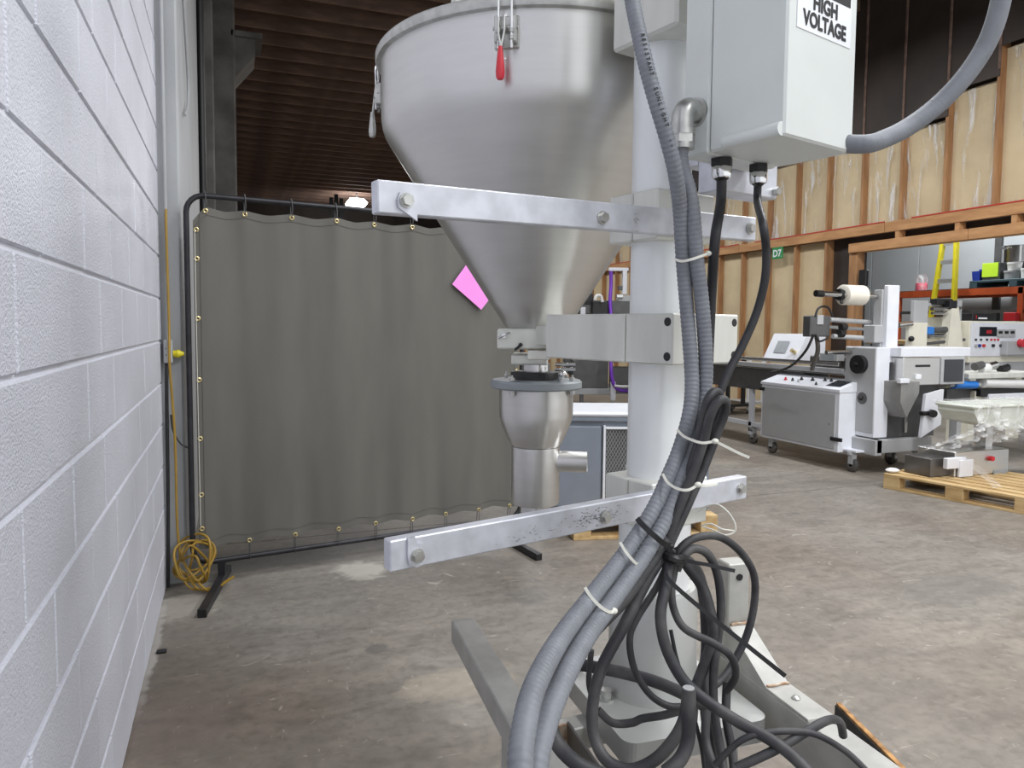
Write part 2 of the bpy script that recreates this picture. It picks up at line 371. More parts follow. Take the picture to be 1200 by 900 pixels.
# left block wall
WX = -.314; BH = .2032; BL = .4064
wl = MB().box(WX-.2, WX-.006, -4, 3.95, 0, 5.85).build('wall_left', 'mortar', kind='structure')
MB().box(WX-.006, WX, -4, .33, 0, 5.85).build('plain_face', 'block', wl)
MB().box(WX-.006, WX, .33, 3.95, 16*BH, 5.85).build('plain_face', 'block', wl)
bmesh_cache = {}
for c in range(16):
    z0 = c*BH+.006; z1 = (c+1)*BH-.004
    off = 1.356 if c % 2 == 0 else 1.356-BL/2
    y = off-3*BL
    while y < 3.95:
        a, b = max(.33, y+.003), min(3.95, y+BL-.003)
        if b-a > .02:
            key = (round(b-a, 3), c % 2 if b-a < .39 else 0)
            if key not in bmesh_cache or True:
                mbk = MB(); mbk.box(WX-.02, WX+random.uniform(-.0008, .0012), a, b, z0, z1, .0035); mbk.build('block', 'block', wl)
        y += BL
# pilaster at the end of the block wall and the wall running on behind it
pl = MB().box(WX-.2, -.218, 3.95, 6.6, 0, 5.85, .01).build('wall_pilaster', 'pil', kind='structure')
MB().box(WX-.3, -.30, 6.6, 28, 0, 5.85).build('wall_left_far', 'conc_dark', kind='structure')
tag(MB().box(-.3, .10, 9.2, 9.8, 0, 5.6, .02).build('concrete_column', 'conc_dark', None, 'dark rough concrete column behind the canvas screen', 'column'))

MB().prism([(.10, 4.15), (.32, 4.42), (.32, 4.60), (.10, 4.60)], 9.25, 9.75, ax=1).build('corbel', 'conc_dark', bpy.data.objects['concrete_column'])
MB().box(.06, .40, 9.2, 9.8, 4.60, 4.66).build('bearing_plate', 'conc_dark', bpy.data.objects['concrete_column'])
MB().box(-.3, -.115, 7.6, 7.9, 0, 5.6, .01).build('trim_1', 'conc_dark', kind='structure')
# far wall, ceiling
MB().box(-6, 8.3, 28, 28.2, 0, 5.85).build('wall_back', 'sheath', kind='structure')
ce = MB().box(-6, 13, -1.5, 28.2, 5.85, 5.95).build('ceiling', 'deck', kind='structure')
j0 = None
for k in range(36):
    y = 6.0+.61*k
    if j0 is None: j0 = MB().box(-.3, 8.2, y, y+.05, 5.58, 5.85).build('joist', 'wooddk', ce)
    else: share(j0, (0, .61*k, 0))
# right stud wall
XW = 8.0
wr = MB().box(XW+.14, XW+.24, 7.8, 28, 0, 5.85).build('wall_right', 'sheath', kind='structure')
MB().box(XW+.14, XW+.24, -4, 7.8, 2.36, 5.85).build('sheathing_board', 'sheath', wr)
Y0 = 5.85
s0 = None
for k in range(-6, 24):
    y = Y0+.6165*k
    b = MB().box(XW, XW+.14, y-.02, y+.02, 2.69, 5.85).build('stud', 'stud', wr)
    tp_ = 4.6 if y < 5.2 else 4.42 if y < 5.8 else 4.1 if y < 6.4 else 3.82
    MB().box(XW-.014, XW-.001, y-.016, y+.596, tp_+.01, 5.85, .003).build('shade_board', 'sheath', wr)  # added dark boards stand in for the unlit upper wall
    MB().box(XW-.03, XW-.0145, y-.03, y+.0, tp_+.08, 5.85, .003).build('shade_strip', 'wooddk', wr)  # added dark strips stand in for stud edges lost in shade
    if y > 7.7: MB().box(XW, XW+.14, y-.02, y+.02, 0, 2.56).build('stud', 'stud', wr)
    top = 4.6 if y < 5.2 else 4.42 if y < 5.8 else 4.1 if y < 6.4 else 3.82
    MB().box(XW+.09, XW+.135, y+.02, y+.5965, 2.69, top).build('insulation_batt', 'insul', wr)
    if y > 7.7: MB().box(XW+.09, XW+.135, y+.02, y+.5965, 0, 2.56).build('insulation_batt', 'insul', wr)
    ph = random.uniform(0, 9); q = random.uniform(.6, 1.4); y_ = y
    def fn(i, j, y_=y, ph=ph, q=q, top=top):
        w = .014*math.sin(9*q*i+14*j*(i-.3)+ph)+.01*math.sin(23*i-9*j+ph*2)+.008*math.sin(31*j+17*i+ph)
        return Vector((XW+.055+w, y_+.02+i*.577, 2.70+j*(top-.02-2.70)))
    if k < 16: MB().grid(fn, 14, 26).build('plastic_sheet', 'film', wr)
for a, b in ((-4, 5.1), (5.105, 7.27), (7.275, 10.2), (10.205, 15.3), (15.305, 24)):
    MB().box(XW-.04, XW+.0, a, b, 2.555, 2.685, .004).build('beam', 'wood', wr)
    MB().box(XW-.044, XW-.03, a, b-.4, 2.685, 2.70).build('red_tape', 'redstr', wr)
for a, b in ((-4, 6.1), (6.105, 7.86)):
    MB().box(XW-.04, XW+.1, a, b, 2.34, 2.465, .004).build('beam', 'wood', wr)
for y in (3.6, 4.7, 5.55, 6.22, 7.05):
    MB().box(XW-.03, XW+.08, y, y+.06, 2.465, 2.555).build('spacer_block', 'wood', wr)
MB().box(XW, XW+.14, 7.74, 7.88, 0, 2.34, .004).build('post', 'stud', wr)
# annex beyond the opening
an = MB().box(11.52, 11.7, 2, 14, 0, 4.6).build('wall_annex', 'dgrey', kind='structure')
ys = sorted([2.0, 5.2, 8.25, 9.72, 10.75, 12.3, 14.0])
for a, b in zip(ys[:-1], ys[1:]):
    MB().box(11.49, 11.53, a+.008, b-.008, 0, 4.6, .004).build('panel', 'annex', an)
MB().box(11.44, 11.5, 8.19, 8.30, 0, 4.6).build('panel_joint_strip', 'dgrey', an)
# ================================================================== FILLING MACHINE
CX0, CY0 = .877, 1.390
FA = frame((CX0, CY0, 0), -16); FB = frame((CX0, CY0, 0), -13); BS = frame((CX0, CY0, 0), 3)
FC = frame((CX0, CY0, 0), -15)
fm = thing('filling_machine', (CX0, CY0, 0), 'tall powder filling machine with stainless steel hopper on a pale column', 'machine')
def part(mb, name, mt, parent=None, label=None, kind=None): return mb.build(name, mt, parent or fm, label=label, kind=kind)
# column
cm = MB(FB); cm.cyl((0, 0, .80), (0, 0, 2.55), .0635, n=48); part(cm, 'column', 'col')
cm = MB(BS); cm.lathe((0, 0, 0), [(.0, .985-.105), (.079, .985-.105), (.079, .72), (.076, .70)], 48); part(cm, 'column_sleeve', 'col')
cm = MB(BS); cm.lathe((0, 0, 0), [(.07, .735), (.092, .735), (.096, .728), (.098, .56), (.106, .53), (.112, .502)], 48); part(cm, 'pedestal', 'pedestal')
# base plate with bent rim and bolts
bp = MB(BS); pw, pn, pf = .165, -.205, .165
poly = []
for (x, y, a0) in ((pw-.03, pf-.03, 0), (-pw+.03, pf-.03, 90), (-pw+.03, pn+.03, 180), (pw-.03, pn+.03, 270)):
    for t in range(0, 91, 15): poly.append((x+.03*math.cos(R(a0+t)), y+.03*math.sin(R(a0+t))))
bp.prism(poly, .455, .502); bpo = part(bp, 'base_plate', 'pedestal')
for x, y in ((-.125, -.03), (.125, -.03), (-.125, .12), (.125, .12)):
    q = MB(BS); q.cyl((x, y, .502), (x, y, .506), .019); q._hex((x, y, .506), (x, y, .522), .0135); q.build('bolt', 'zinc', bpo)
# bar clamps (split blocks)
def clamp(z0, z1, name):
    a = MB(FB); a.box(-.085, .085, -.0745, -.0012, z0, z1, .003); o = part(a, name, 'cast')
    a = MB(FB); a.box(-.085, .085, .0012, .072, z0, z1, .003); part(a, name, 'cast')
    return o
clamp(1.487, 1.589, 'clamp_half'); clamp(.880, .981, 'clamp_half')
# top block
a = MB(FB); a.box(-.085, .10, -.116, .072, 1.897, 2.5, .006); part(a, 'head_block', 'cast')
# horizontal bars with end caps, bolts, washers
def xbar(ul, zl, ur, zr, name, tab):
    m_ = MB(FB); vf = -.1
    n = MB(); n.box(0, 1, vf, vf+.0255, -.0254, .0254)
    m_.bar((ul, vf+.0128, zl), (ur, vf+.0128, zr), .0255, .0508, ch=.002)
    o = part(m_, name, 'alu')
    for u, t in ((ul+.045, 1), ((ul+.45), 0), (ur-.022, 0)):
        zc = zl+(zr-zl)*(u-ul)/(ur-ul) + (-.004 if u < 0 else 0)
        if t == 1:
            w = MB(FB); pol = [(u-.014, zc), (u-.010, zc+.012), (u, zc+.016), (u+.010, zc+.013), (u+.018, zc+.004)]
            pol += [(u+.02, zc-.03 if tab == 'down' else zc-.014), (u+.006, zc-.022 if tab == 'down' else zc-.02), (u-.012, zc-.012)]
            if tab == 'up': pol = [(u-.016, zc+.03), (u-.004, zc+.032), (u+.0, zc+.02), (u+.014, zc+.016), (u+.02, zc), (u+.014, zc-.016), (u, zc-.02), (u-.013, zc-.014), (u-.016, zc)]
            w.prism(pol, vf-.005, vf-.0002, ax=1); w.build('washer_tab', 'alu', o)
        w = MB(FB); w.cyl((u, vf-.0085 if t else vf-.003, zc), (u, vf-.0002, zc), .0125 if not t else .0115, n=20)
        w._hex((u, vf-.016 if t else vf-.011, zc), (u, vf-.003, zc), .0095); w.build('bolt', 'zinc', o)
    return o
ub = xbar(-.704, 1.504, .193, 1.525, 'upper_bar', 'down')
lb = xbar(-.685, .939, .186, .949, 'lower_bar', 'up')
# marks on the bars
def smudge(b, u, z, su, sz, n, mt='ink'):
    s = MB(FB); r_ = random.Random(int(u*1000))
    for k in range(n):
        x = r_.gauss(u, su); zz = r_.gauss(z, sz); l = r_.uniform(.001, .006); a = r_.uniform(-.6, .6)
        s._add([(x, -.10025, zz), (x+l, -.10025, zz+l*a), (x+l, -.10025, zz+l*a+.0007), (x, -.10025, zz+.0007)], [(0, 1, 2, 3)])
    s.build('scuff_mark', mt, b, kind='stuff')
smudge(lb, -.26, .944, .03, .007, 190); smudge(lb, -.42, .936, .03, .008, 25)
smudge(ub, -.17, 1.512, .004, .009, 22)
# arm + its clamp
a = MB(FA); a.box(-.105, .105, -.13, -.0012, 1.232, 1.335, .003); ac = part(a, 'arm_clamp', 'cast')
for u in (.103,):
    for z in (1.249, 1.318):
        q = MB(FA); q.cyl((u-.012*math.copysign(1, u), -.1305, z), (u-.012*math.copysign(1, u), -.128, z), .0085); q.build('bolt_hole', 'black', ac)
for z in (1.249, 1.318):
    q = MB(FA); q.cyl((-.1056, -.117, z), (-.104, -.117, z), .0088); q.build('bolt_hole', 'black', ac)
a = MB(FA); a.box(-.105, .105, .0012, .262, 1.232, 1.335, .003); part(a, 'arm', 'cast')
HC = FA @ Vector((.074, .517, 0)); hx, hy = HC.x, HC.y; HK = 1.064
ddc = Vector((-hx, -hy, 0)).normalized()            # towards camera
sdc = Vector((ddc.y, -ddc.x, 0))                    # camera-left seen from camera is -sdc
if sdc.dot(cR) > 0: sdc = -sdc                      # sdc points to the image left
FH = Matrix((-sdc*HK, -ddc*HK, Vector((0, 0, HK)))).transposed().to_4x4(); FH.translation = Vector((hx, hy, 1.308*(1-HK)))   # x right, y away
# hopper
prof = [(.08, 1.300), (.405, 1.795)]
pr = [(.074, 1.297), (.080, 1.300)]
for t in range(1, 9): pr.append((.08+(.385-.08)*t/8, 1.300+(1.768-1.300)*t/8))
pr += [(.394, 1.783), (.400, 1.80), (.403, 1.82), (.404, 1.85), (.404, 1.962)]
pr += [(.400, 1.962), (.396, 1.82), (.38, 1.775), (.075, 1.305)]
h = MB(FH); h.lathe((0, 0, 0), pr, 96); hop = part(h, 'hopper', 'steel')
h = MB(FH); h.lathe((0, 0, 0), [(.404, 1.956), (.415, 1.958), (.418, 1.965), (.418, 1.975), (.413, 1.982), (.40, 1.983), (.40, 1.956), (.404, 1.956)], 96); h.build('rim', 'zinc', hop)
h = MB(FH); h.lathe((0, 0, 0), [(0, 1.99), (.40, 1.986), (.40, 1.978), (0, 1.978)], 64); h.build('lid', 'steel', hop)
# drive housing standing on the lid
h = MB(FH); h.box(-.205, -.03, -.22, .1, 1.99, 2.35, .012); part(h, 'drive_housing', 'cast')
h = MB(FH); h.bar((-.05, -.25, 2.0), (.06, -.2, 2.12), .012, .05); h.bar((-.02, -.26, 1.995), (.10, -.2, 2.12), .012, .03); part(h, 'lid_strut', 'zinc')
def latch(ang, red):
    a_ = R(ang); n = Vector((math.sin(a_), -math.cos(a_), 0)); t = Vector((math.cos(a_), math.sin(a_), 0))
    LF = Matrix((t, n, Vector((0, 0, 1)))).transposed().to_4x4(); LF.translation = n*.404; LF = FH @ LF
    b = MB(LF); b.box(-.026, .026, -.003, .006, 1.875, 1.94, .002); o = b.build('latch', 'zinc', hop)
    b = MB(LF)
    for x in (-.017, .017): b.box(x-.006, x+.006, .006, .022, 1.882, 1.936, .002)
    b.cyl((-.026, .016, 1.912), (.026, .016, 1.912), .004); b.build('latch_bracket', 'zinc', o)
    b = MB(LF); b.tube([(-.0135, .022, 1.87), (-.0135, .022, 1.95), (-.013, .023, 1.974), (-.007, .02, 1.986), (.007, .02, 1.986), (.013, .023, 1.974), (.0135, .022, 1.95), (.0135, .022, 1.87)], .0028, 8); b.build('latch_hook', 'chrome', o)
    b = MB(LF)
    for x in (-.0135, .0135): b._hex((x, .022, 1.900), (x, .022, 1.908), .006); b._hex((x, .022, 1.886), (x, .022, 1.893), .006)
    b.build('nut', 'zinc', o)
    b = MB(LF); z = 1.93
    b.tube([(-.012, .026, z), (-.012, .030, z-.03), (-.007, .034, z-.055), (-.006, .036, z-.07)], .0028, 8)
    b.tube([(0, .026, z), (.0, .030, z-.03), (-.004, .034, z-.055), (-.006, .036, z-.07)], .0028, 8)
    b.build('latch_lever', 'zinc', o)
    g = MB(LF)
    g.lathe((-.006, .037, z-.128), [(0, 0), (.006, .001), (.0085, .006), (.0095, .016), (.008, .035), (.0058, .055), (.0045, .066), (0, .068)], 16)
    g.build('latch_grip', 'red' if red else 'zinc', o)
latch(-9.5, True); latch(-92, False)
a = MB(); a.bar(FA @ Vector((.03, .255, 1.283)), Vector((hx, hy, 1.283)), .09, .05); part(a, 'arm_extension', 'cast')
# neck, gate block, spout
h = MB(FH); h.box(-.100, .026, -.085, .03, 1.248, 1.30, .004); part(h, 'gate_block', 'cast')
h = MB(FH); h.box(.026, .042, -.075, .03, 1.245, 1.298, .002); part(h, 'gate_gap_plate', 'dgrey')
h = MB(FH); h.box(-.022, .034, -.13, -.03, 1.224, 1.246, .002); part(h, 'bracket', 'cast')
h = MB(FH); h.cyl((-.083, -.085, 1.283), (-.083, -.098, 1.283), .006); h.tube([(-.096, -.096, 1.276), (-.083, -.1, 1.283), (-.068, -.096, 1.29)], .003, 8); part(h, 'wing_nut', 'chrome')
h = MB(FH); h.cyl((-.042, -.083, 1.258), (-.040, -.104, 1.26), .005); h.bar((-.054, -.1, 1.247), (-.036, -.105, 1.262), .006, .006); part(h, 'thumb_screw', 'black')
h = MB(FH); h.box(-.065, .03, -.06, .06, 1.207, 1.235, .004); part(h, 'neck_collar', 'cast')
h = MB(FH); h.cyl((0, 0, 1.17), (0, 0, 1.21), .036, n=32); part(h, 'neck_tube', 'steel2')
h = MB(FH); h.lathe((0, 0, 0), [(.03, 1.187), (.066, 1.187), (.068, 1.184), (.068, 1.166), (.03, 1.164)], 40); part(h, 'seal_ring', 'black')
h = MB(FH); h.lathe((0, 0, 0), [(.03, 1.168), (.116, 1.166), (.121, 1.161), (.121, 1.147), (.116, 1.143), (.03, 1.143)], 56); fg = part(h, 'flange', 'flange')
for an_ in (-150, -55, 40, 110):
    x, y = .107*math.sin(R(an_+20)), -.107*math.cos(R(an_+20))
    q = MB(FH); q.cyl((x, y, 1.128), (x, y, 1.182), .003); q._hex((x, y, 1.168), (x, y, 1.176), .007); q._hex((x, y, 1.132), (x, y, 1.142), .007); q.build('flange_bolt', 'zinc', fg)
q = MB(FH); q.tube([(.058, -.075, 1.168), (.06, -.085, 1.185), (.07, -.09, 1.19), (.078, -.085, 1.18)], .005, 8); q.ball((.066, -.09, 1.187), .009, 6); q.build('swing_clamp', 'chrome', fg)
q = MB(FH); q.cyl((.05, -.03, 1.195), (.10, -.05, 1.197), .0045); q.cyl((.05, -.035, 1.208), (.10, -.055, 1.21), .0045); q.build('guide_pin', 'chrome', fg)
h = MB(FH); h.lathe((0, 0, 0), [(.09, 1.143), (.0985, 1.141), (.0985, 1.075), (.096, 1.06), (.09, 1.042), (.078, 1.015), (.069, .997), (.064, .99), (.06, .99)], 56); part(h, 'spout_bowl', 'steel')
h = MB(FH); h.lathe((0, 0, 0), [(.06, .99), (.0645, .988), (.0645, .838), (.062, .834), (.05, .834), (.04, .832)], 48); sp = part(h, 'spout_tube', 'steel')
h = MB(FH); h.cyl((0, 0, .74), (0, 0, .835), .041, n=32); h.build('outlet_tube', 'steel2', sp)
h = MB(FH); h.cyl((.02, -.045, .818), (.021, -.066, .818), .006); h.build('set_screw', 'chrome', sp)
h = MB(FH); h.lathe((.030, .0, .948), [(.0275, 0), (.0275, .108), (.0255, .108), (.0255, .01)], 32, axis=(1, -.10, 0)); h.build('side_outlet', 'steel', sp)
# enclosure
NB = Vector((.851, .983, 0)); EU = Vector((math.sin(R(75)), math.cos(R(75)), 0)); EV = Vector((-EU.y, EU.x, 0))
FE = Matrix((EU, EV, Vector((0, 0, 1)))).transposed().to_4x4(); FE.translation = NB
ew, ed, ez0, ez1 = .208, .215, 1.622, 2.2
e = MB(FE); e.box(0, ew, .155, ed, ez0, ez1, .004); enc = part(e, 'enclosure', 'box')
e = MB(FE)
# cover with a rounded bottom channel
pol = [(.0, ez0+.022), (.004, ez0+.01), (.004, ez0+.002), (.012, ez0), (.120, ez0), (.120, ez1), (0, ez1)]
e._add([], [])
e.box(0, ew, .0, .153, ez0+.001, ez1, .004); e.build('enclosure_cover', 'box', enc)
e = MB(FE); e.cyl((-.0015, .004, ez0+.012), (-.0015, .118, ez0+.012), .0115, n=24); hg = e.build('hinge_roll', 'box', enc)
e = MB(FE); e.cyl((-.0015, .1175, ez0+.012), (-.0015, .1195, ez0+.012), .0055, n=12); e.build('hinge_pin', 'dgrey', enc)
# warning sign on the cover
sg = MB(FE); sg.box(.024, .186, -.0012, -.0002, 1.801, 1.979); sgo = sg.build('warning_sign', 'signw', enc, label='white sign with black HIGH VOLTAGE lettering')
t = MB(); eo = FE @ Vector((.105, -.0018, 0))
put_text(t, 'HIGH', .034, eo+Vector((0, 0, 1.840)), EU, (0, 0, 1), .0011, width=.072); put_text(t, 'VOLTAGE', .034, eo+Vector((0, 0, 1.810)), EU, (0, 0, 1), .0011, width=.130)
t.build('lettering', 'ink', sgo)
t = MB(FE); t.box(.028, .182, -.0016, -.0012, 1.869, 1.974); t.build('sign_header', 'ink', sgo)
t = MB(FE)
t._add([(.105+.068*math.cos(R(k*10)), -.0020, 1.921+.042*math.sin(R(k*10))) for k in range(36)], [tuple(range(36))]); t.build('sign_oval', 'signw', sgo)
t = MB(FE)
t._add([(.105+.062*math.cos(R(k*10)), -.0024, 1.921+.037*math.sin(R(k*10))) for k in range(36)], [tuple(range(36))]); t.build('sign_oval_red', 'signred', sgo)
# bracket carrying the enclosure
a = MB(FB); a.box(.0, .182, -.16, -.102, 1.580, 1.80, .003); a.box(.0, .13, -.102, -.06, 1.64, 1.78); brk = part(a, 'enclosure_bracket', 'alu')
q = MB(FB); q._hex((.172, -.172, 1.596), (.172, -.16, 1.596), .009); q.build('bolt', 'zinc', brk)
# glands
def gland(px, py, name):
    r = ray(px, py); p = CAM+r*((ez0-CAM.z)/r.z); return p
G1 = onZ(846, 186, ez0); G2 = onZ(889, 193, ez0)
def gland(G, rn, rc):
    q = MB(); q._hex(G+Vector((0, 0, -.014)), G, rn*1.12); o = q.build('cable_gland', 'black', enc)
    q = MB(); q.lathe(G, [(rn*.9, -.014), (rn, -.016), (rn, -.030), (rn*.9, -.036), (rc, -.038)], 14); q.build('gland_nut', 'chrome', o)
    q = MB(); q.lathe(G, [(rn*.86, -.035), (rc, -.041), (rc*.9, -.041)], 14); q.build('gland_seal', 'black', o)
gland(G1, .0185, .009); gland(G2, .0165, .0075)
def lift(pts): return [W(*p) for p in pts]
# elbow fitting on the left face of the enclosure
ey_ = FE @ Vector((0, .184, 1.700))
e = MB(); e.cyl(ey_, ey_-EU*.006, .026, n=28); elb = e.build('elbow_fitting', 'zinc', enc)
top = ey_-EU*.038
e = MB(); e.tube([ey_-EU*.004, ey_-EU*.022+Vector((0, 0, .002)), ey_-EU*.034+Vector((0, 0, -.008)), top+Vector((0, 0, -.026)), top+Vector((0, 0, -.04))], .0205, 18); e.build('elbow_body', 'zinc', elb)
e = MB(); e._hex(top+Vector((0, 0, -.062)), top+Vector((0, 0, -.048)), .0245); e.cyl(top+Vector((0, 0, -.048)), top+Vector((0, 0, -.038)), .0235); e.cyl(top+Vector((0, 0, -.072)), top+Vector((0, 0, -.062)), .0225); e.build('compression_nut', 'zinc', elb)
eb0 = top+Vector((0, 0, -.068))
# conduits
A = [(733, -120, 1.32), (736, -50, 1.30), (741, 0, 1.27), (749, 40, 1.25), (758, 80, 1.24), (769, 120, 1.24), (781, 160, 1.25), (791, 200, 1.27), (797, 245, 1.31), (800, 300, 1.34), (804, 350, 1.35), (808, 400, 1.35), (811, 450, 1.34), (808, 485, 1.32), (797, 525, 1.30), (785, 555, 1.28), (766, 597, 1.25), (733, 648, 1.2), (693, 700, 1.08), (655, 751, .94), (626, 806, .82), (613, 860, .755), (610, 905, .72), (612, 985, .69), (616, 1100, .665)]
B = [(810, 235, 1.31), (816, 300, 1.33), (822, 350, 1.34), (826, 400, 1.35), (827, 440, 1.35), (823, 480, 1.34), (811, 525, 1.31), (800, 558, 1.28), (784, 600, 1.25), (754, 653, 1.2), (717, 705, 1.10), (683, 753, .98), (656, 806, .87), (636, 860, .80), (627, 905, .76), (624, 985, .73), (622, 1100, .70)]
pa = lift(A); pb = [eb0, eb0+Vector((0, 0, -.03))]+lift(B)
for q, off in ((pa, -.10), (pb, -.04)):
    e_ = q[-1].copy(); q.append(Vector((e_.x+.01, e_.y, .22))); q.append(Vector((e_.x+.04, e_.y+.03, .06))); q.append(Vector((e_.x+.16, e_.y-.06, .0145))); q.append(Vector((e_.x+.5, e_.y-.3+off, .0145)))
tA = MB(); tA.tube(pa, .0138, 14, rib=.075, pitch=.0085); cA = part(tA, 'conduit', 'conduit', label='grey flexible conduit rising past the column top')
tB = MB(); tB.tube(pb, .0138, 14, rib=.075, pitch=.0085); cB = part(tB, 'conduit', 'conduit', label='grey flexible conduit coming down from the elbow fitting')
# third conduit leaving the enclosure to the right
p0 = FE @ Vector((ew-.03, .05, ez0+.026))
Cc = [p0]+lift([(1012, 169, 1.31), (1038, 162, 1.32), (1064, 149, 1.33), (1093, 128, 1.33), (1121, 101, 1.32), (1145, 70, 1.31), (1162, 38, 1.30), (1173, 0, 1.29), (1178, -40, 1.28), (1176, -90, 1.28)])
t = MB(); t.tube(Cc, .0165, 18, rib=.008, pitch=.0085); part(t, 'conduit', 'conduit', label='grey conduit arching out to the right of the enclosure')
# printing along conduit A
prt = MB(); pp = smooth(pa, 12)
acc = [0]
for i in range(1, len(pp)): acc.append(acc[-1]+(pp[i]-pp[i-1]).length)
def at_len(s):
    for i in range(1, len(pp)):
        if acc[i] >= s:
            q = (s-acc[i-1])/(acc[i]-acc[i-1]); return pp[i-1].lerp(pp[i], q), (pp[i]-pp[i-1]).normalized()
    return pp[-1], Vector((0, 0, -1))
s0_ = .30
for ch in 'RESISTANT  SUNLIGHT  --':
    p, tg = at_len(s0_)
    if ch != ' ':
        vw = (CAM-p).normalized(); out = (vw-tg*vw.dot(tg)).normalized(); side = tg.cross(out)
        out2 = (out*.9+(-side if side.dot(cR) < 0 else side)*.42).normalized(); yv = out2.cross(tg)
        put_text(prt, ch, .010, p+out2*.0141-yv*.0035, tg, yv, .0001)
    s0_ += .0085
prt.build('printed_lettering', 'ink', cA)
# cables out of the glands
g1 = [G1+Vector((0, 0, -.03)), G1+Vector((0, 0, -.08))]+lift([(838, 280, 1.33), (834, 340, 1.37), (831, 400, 1.38), (829, 450, 1.37), (824, 490, 1.35), (812, 535, 1.33), (795, 580, 1.3), (770, 630, 1.27)])
t = MB(); t.tube(g1, .0095, 12); part(t, 'gland_cable', 'rubber')
g2 = [G2+Vector((0, 0, -.03)), G2+Vector((0, 0, -.07))]+lift([(894, 262, 1.30), (898, 295, 1.31), (896, 330, 1.32), (886, 368, 1.33), (869, 407, 1.33), (853, 437, 1.32), (841, 470, 1.31), (828, 520, 1.31), (812, 560, 1.3), (790, 605, 1.28), (768, 645, 1.26)])
t = MB(); t.tube(g2, .0075, 12); part(t, 'gland_cable', 'rubber')
# cable ties round the conduits
def strap(pts, w, parent, name='cable_tie', mt='tie', th=.0016):
    P = smooth([Vector(p) for p in pts], 6); mb = MB(); vs = []
    for i, p in enumerate(P):
        tg = (P[min(i+1, len(P)-1)]-P[max(i-1, 0)]).normalized(); vw = (CAM-p).normalized(); n = (vw-tg*vw.dot(tg)).normalized(); b = tg.cross(n)
        for x, z in ((-w/2, 0), (w/2, 0), (w/2, th), (-w/2, th)): vs.append(p+b*x+n*z)
    fs = [(i*4+k, i*4+(k+1) % 4, i*4+4+(k+1) % 4, i*4+4+k) for i in range(len(P)-1) for k in range(4)]
    mb._add(vs, fs); mb._add(vs[:4], [(3, 2, 1, 0)]); mb._add(vs[-4:], [(0, 1, 2, 3)]); return mb.build(name, mt, parent)
def tie_over(pxs, d, bulge, parent=cA, mt='tie', w=.0046, tail=None, dend=None):
    dend = d if dend is None else dend
    n = len(pxs); pts = []
    for i, (x, y) in enumerate(pxs):
        k = math.sin(math.pi*i/(n-1)); pts.append(W(x, y, d+(dend-d)*i/(n-1)-bulge*k))
    o = strap(pts, w, parent, mt=mt)
    hd = MB(); c = pts[-1]; hd.ball(c, .0055, 5, (1.2, 1, .9)); hd.build('tie_head', mt, parent)
    if tail: strap([pts[-1]]+[W(*q) for q in tail], w, parent, 'tie_tail', mt)
tie_over([(791, 304), (799, 306), (810, 304), (822, 300), (830, 297)], 1.33, .02)
tie_over([(794, 504), (801, 511), (812, 516), (824, 519), (838, 517)], 1.30, .022, dend=1.236, tail=[(850, 523, 1.24), (866, 531, 1.25), (878, 536, 1.25)])
tie_over([(777, 556), (783, 566), (795, 573), (807, 574), (818, 568)], 1.27, .022, dend=1.225, tail=[(828, 569, 1.25), (840, 567, 1.28)])
tie_over([(727, 636), (733, 646), (741, 656), (748, 662), (753, 663)], 1.19, .024)
tie_over([(686, 689), (693, 700), (704, 711), (714, 717), (719, 716)], 1.07, .024)
tie_over([(747, 608), (755, 617), (767, 628), (778, 637), (786, 640)], 1.23, .03, mt='black', w=.009)
# thin white leads looping beside the sleeve
t = MB(); t.tube(lift([(818, 600, 1.5), (826, 594, 1.48), (840, 591, 1.46), (853, 600, 1.45), (861, 613, 1.45), (861, 623, 1.45), (850, 627, 1.45), (838, 622, 1.46), (824, 617, 1.48)]), .0016, 8); part(t, 'white_lead', 'tie')
t = MB(); t.tube(lift([(822, 616, 1.48), (834, 614, 1.46), (846, 620, 1.45), (860, 622, 1.45)]), .0016, 8); part(t, 'white_lead', 'tie')
# ------------------------------------------------------------------ stand under the machine
st = thing('machine_stand', (CX0, CY0, 0), 'raised steel stand of square tubes carrying the filling machine', 'stand')
def bpt(x, y, z): return Vector((x, y, z))
hv = Vector((math.sin(R(4)), math.cos(R(4)), 0)); hu = Vector((hv.y, -hv.x, 0))
LE = Vector((.566, 1.826, 0)); RE = Vector((1.108, 1.445, 0))
def rail(p, q, z0, z1, w, name, mt='frame', ch=.003): return MB().bar(Vector((p.x, p.y, (z0+z1)/2)), Vector((q.x, q.y, (z0+z1)/2)), w, z1-z0, ch=ch).build(name, mt, st)
rail(LE, LE-hv*1.35, .47, .53, .062, 'side_rail', 'frame')
rail(RE, RE-hv*.97, .44, .53, .062, 'side_rail', 'frame')
# legs
for p in (LE-hv*.47, LE-hv*1.3): MB().box(p.x-.022, p.x+.022, p.y-.022, p.y+.022, 0, .47, .003).build('leg', 'frame', st)
for p in (RE-hv*.03, RE-hv*.93): MB().box(p.x-.022, p.x+.022, p.y-.022, p.y+.022, 0, .44, .003).build('leg', 'frame', st)
# cross members under the base plate
c1 = LE-hv*.45; c2 = RE-hv*.03
rail(c1+hu*.03, Vector((c2.x, c2.y, 0))-hu*.03, .40, .453, .05, 'cross_rail', 'frame')
c1 = LE-hv*.80; rail(c1+hu*.03, c1+hu*.56, .40, .453, .05, 'cross_rail', 'frame')
c1 = LE-hv*1.2; rail(c1+hu*.03, c1+hu*.56, .40, .453, .05, 'cross_rail', 'frame')
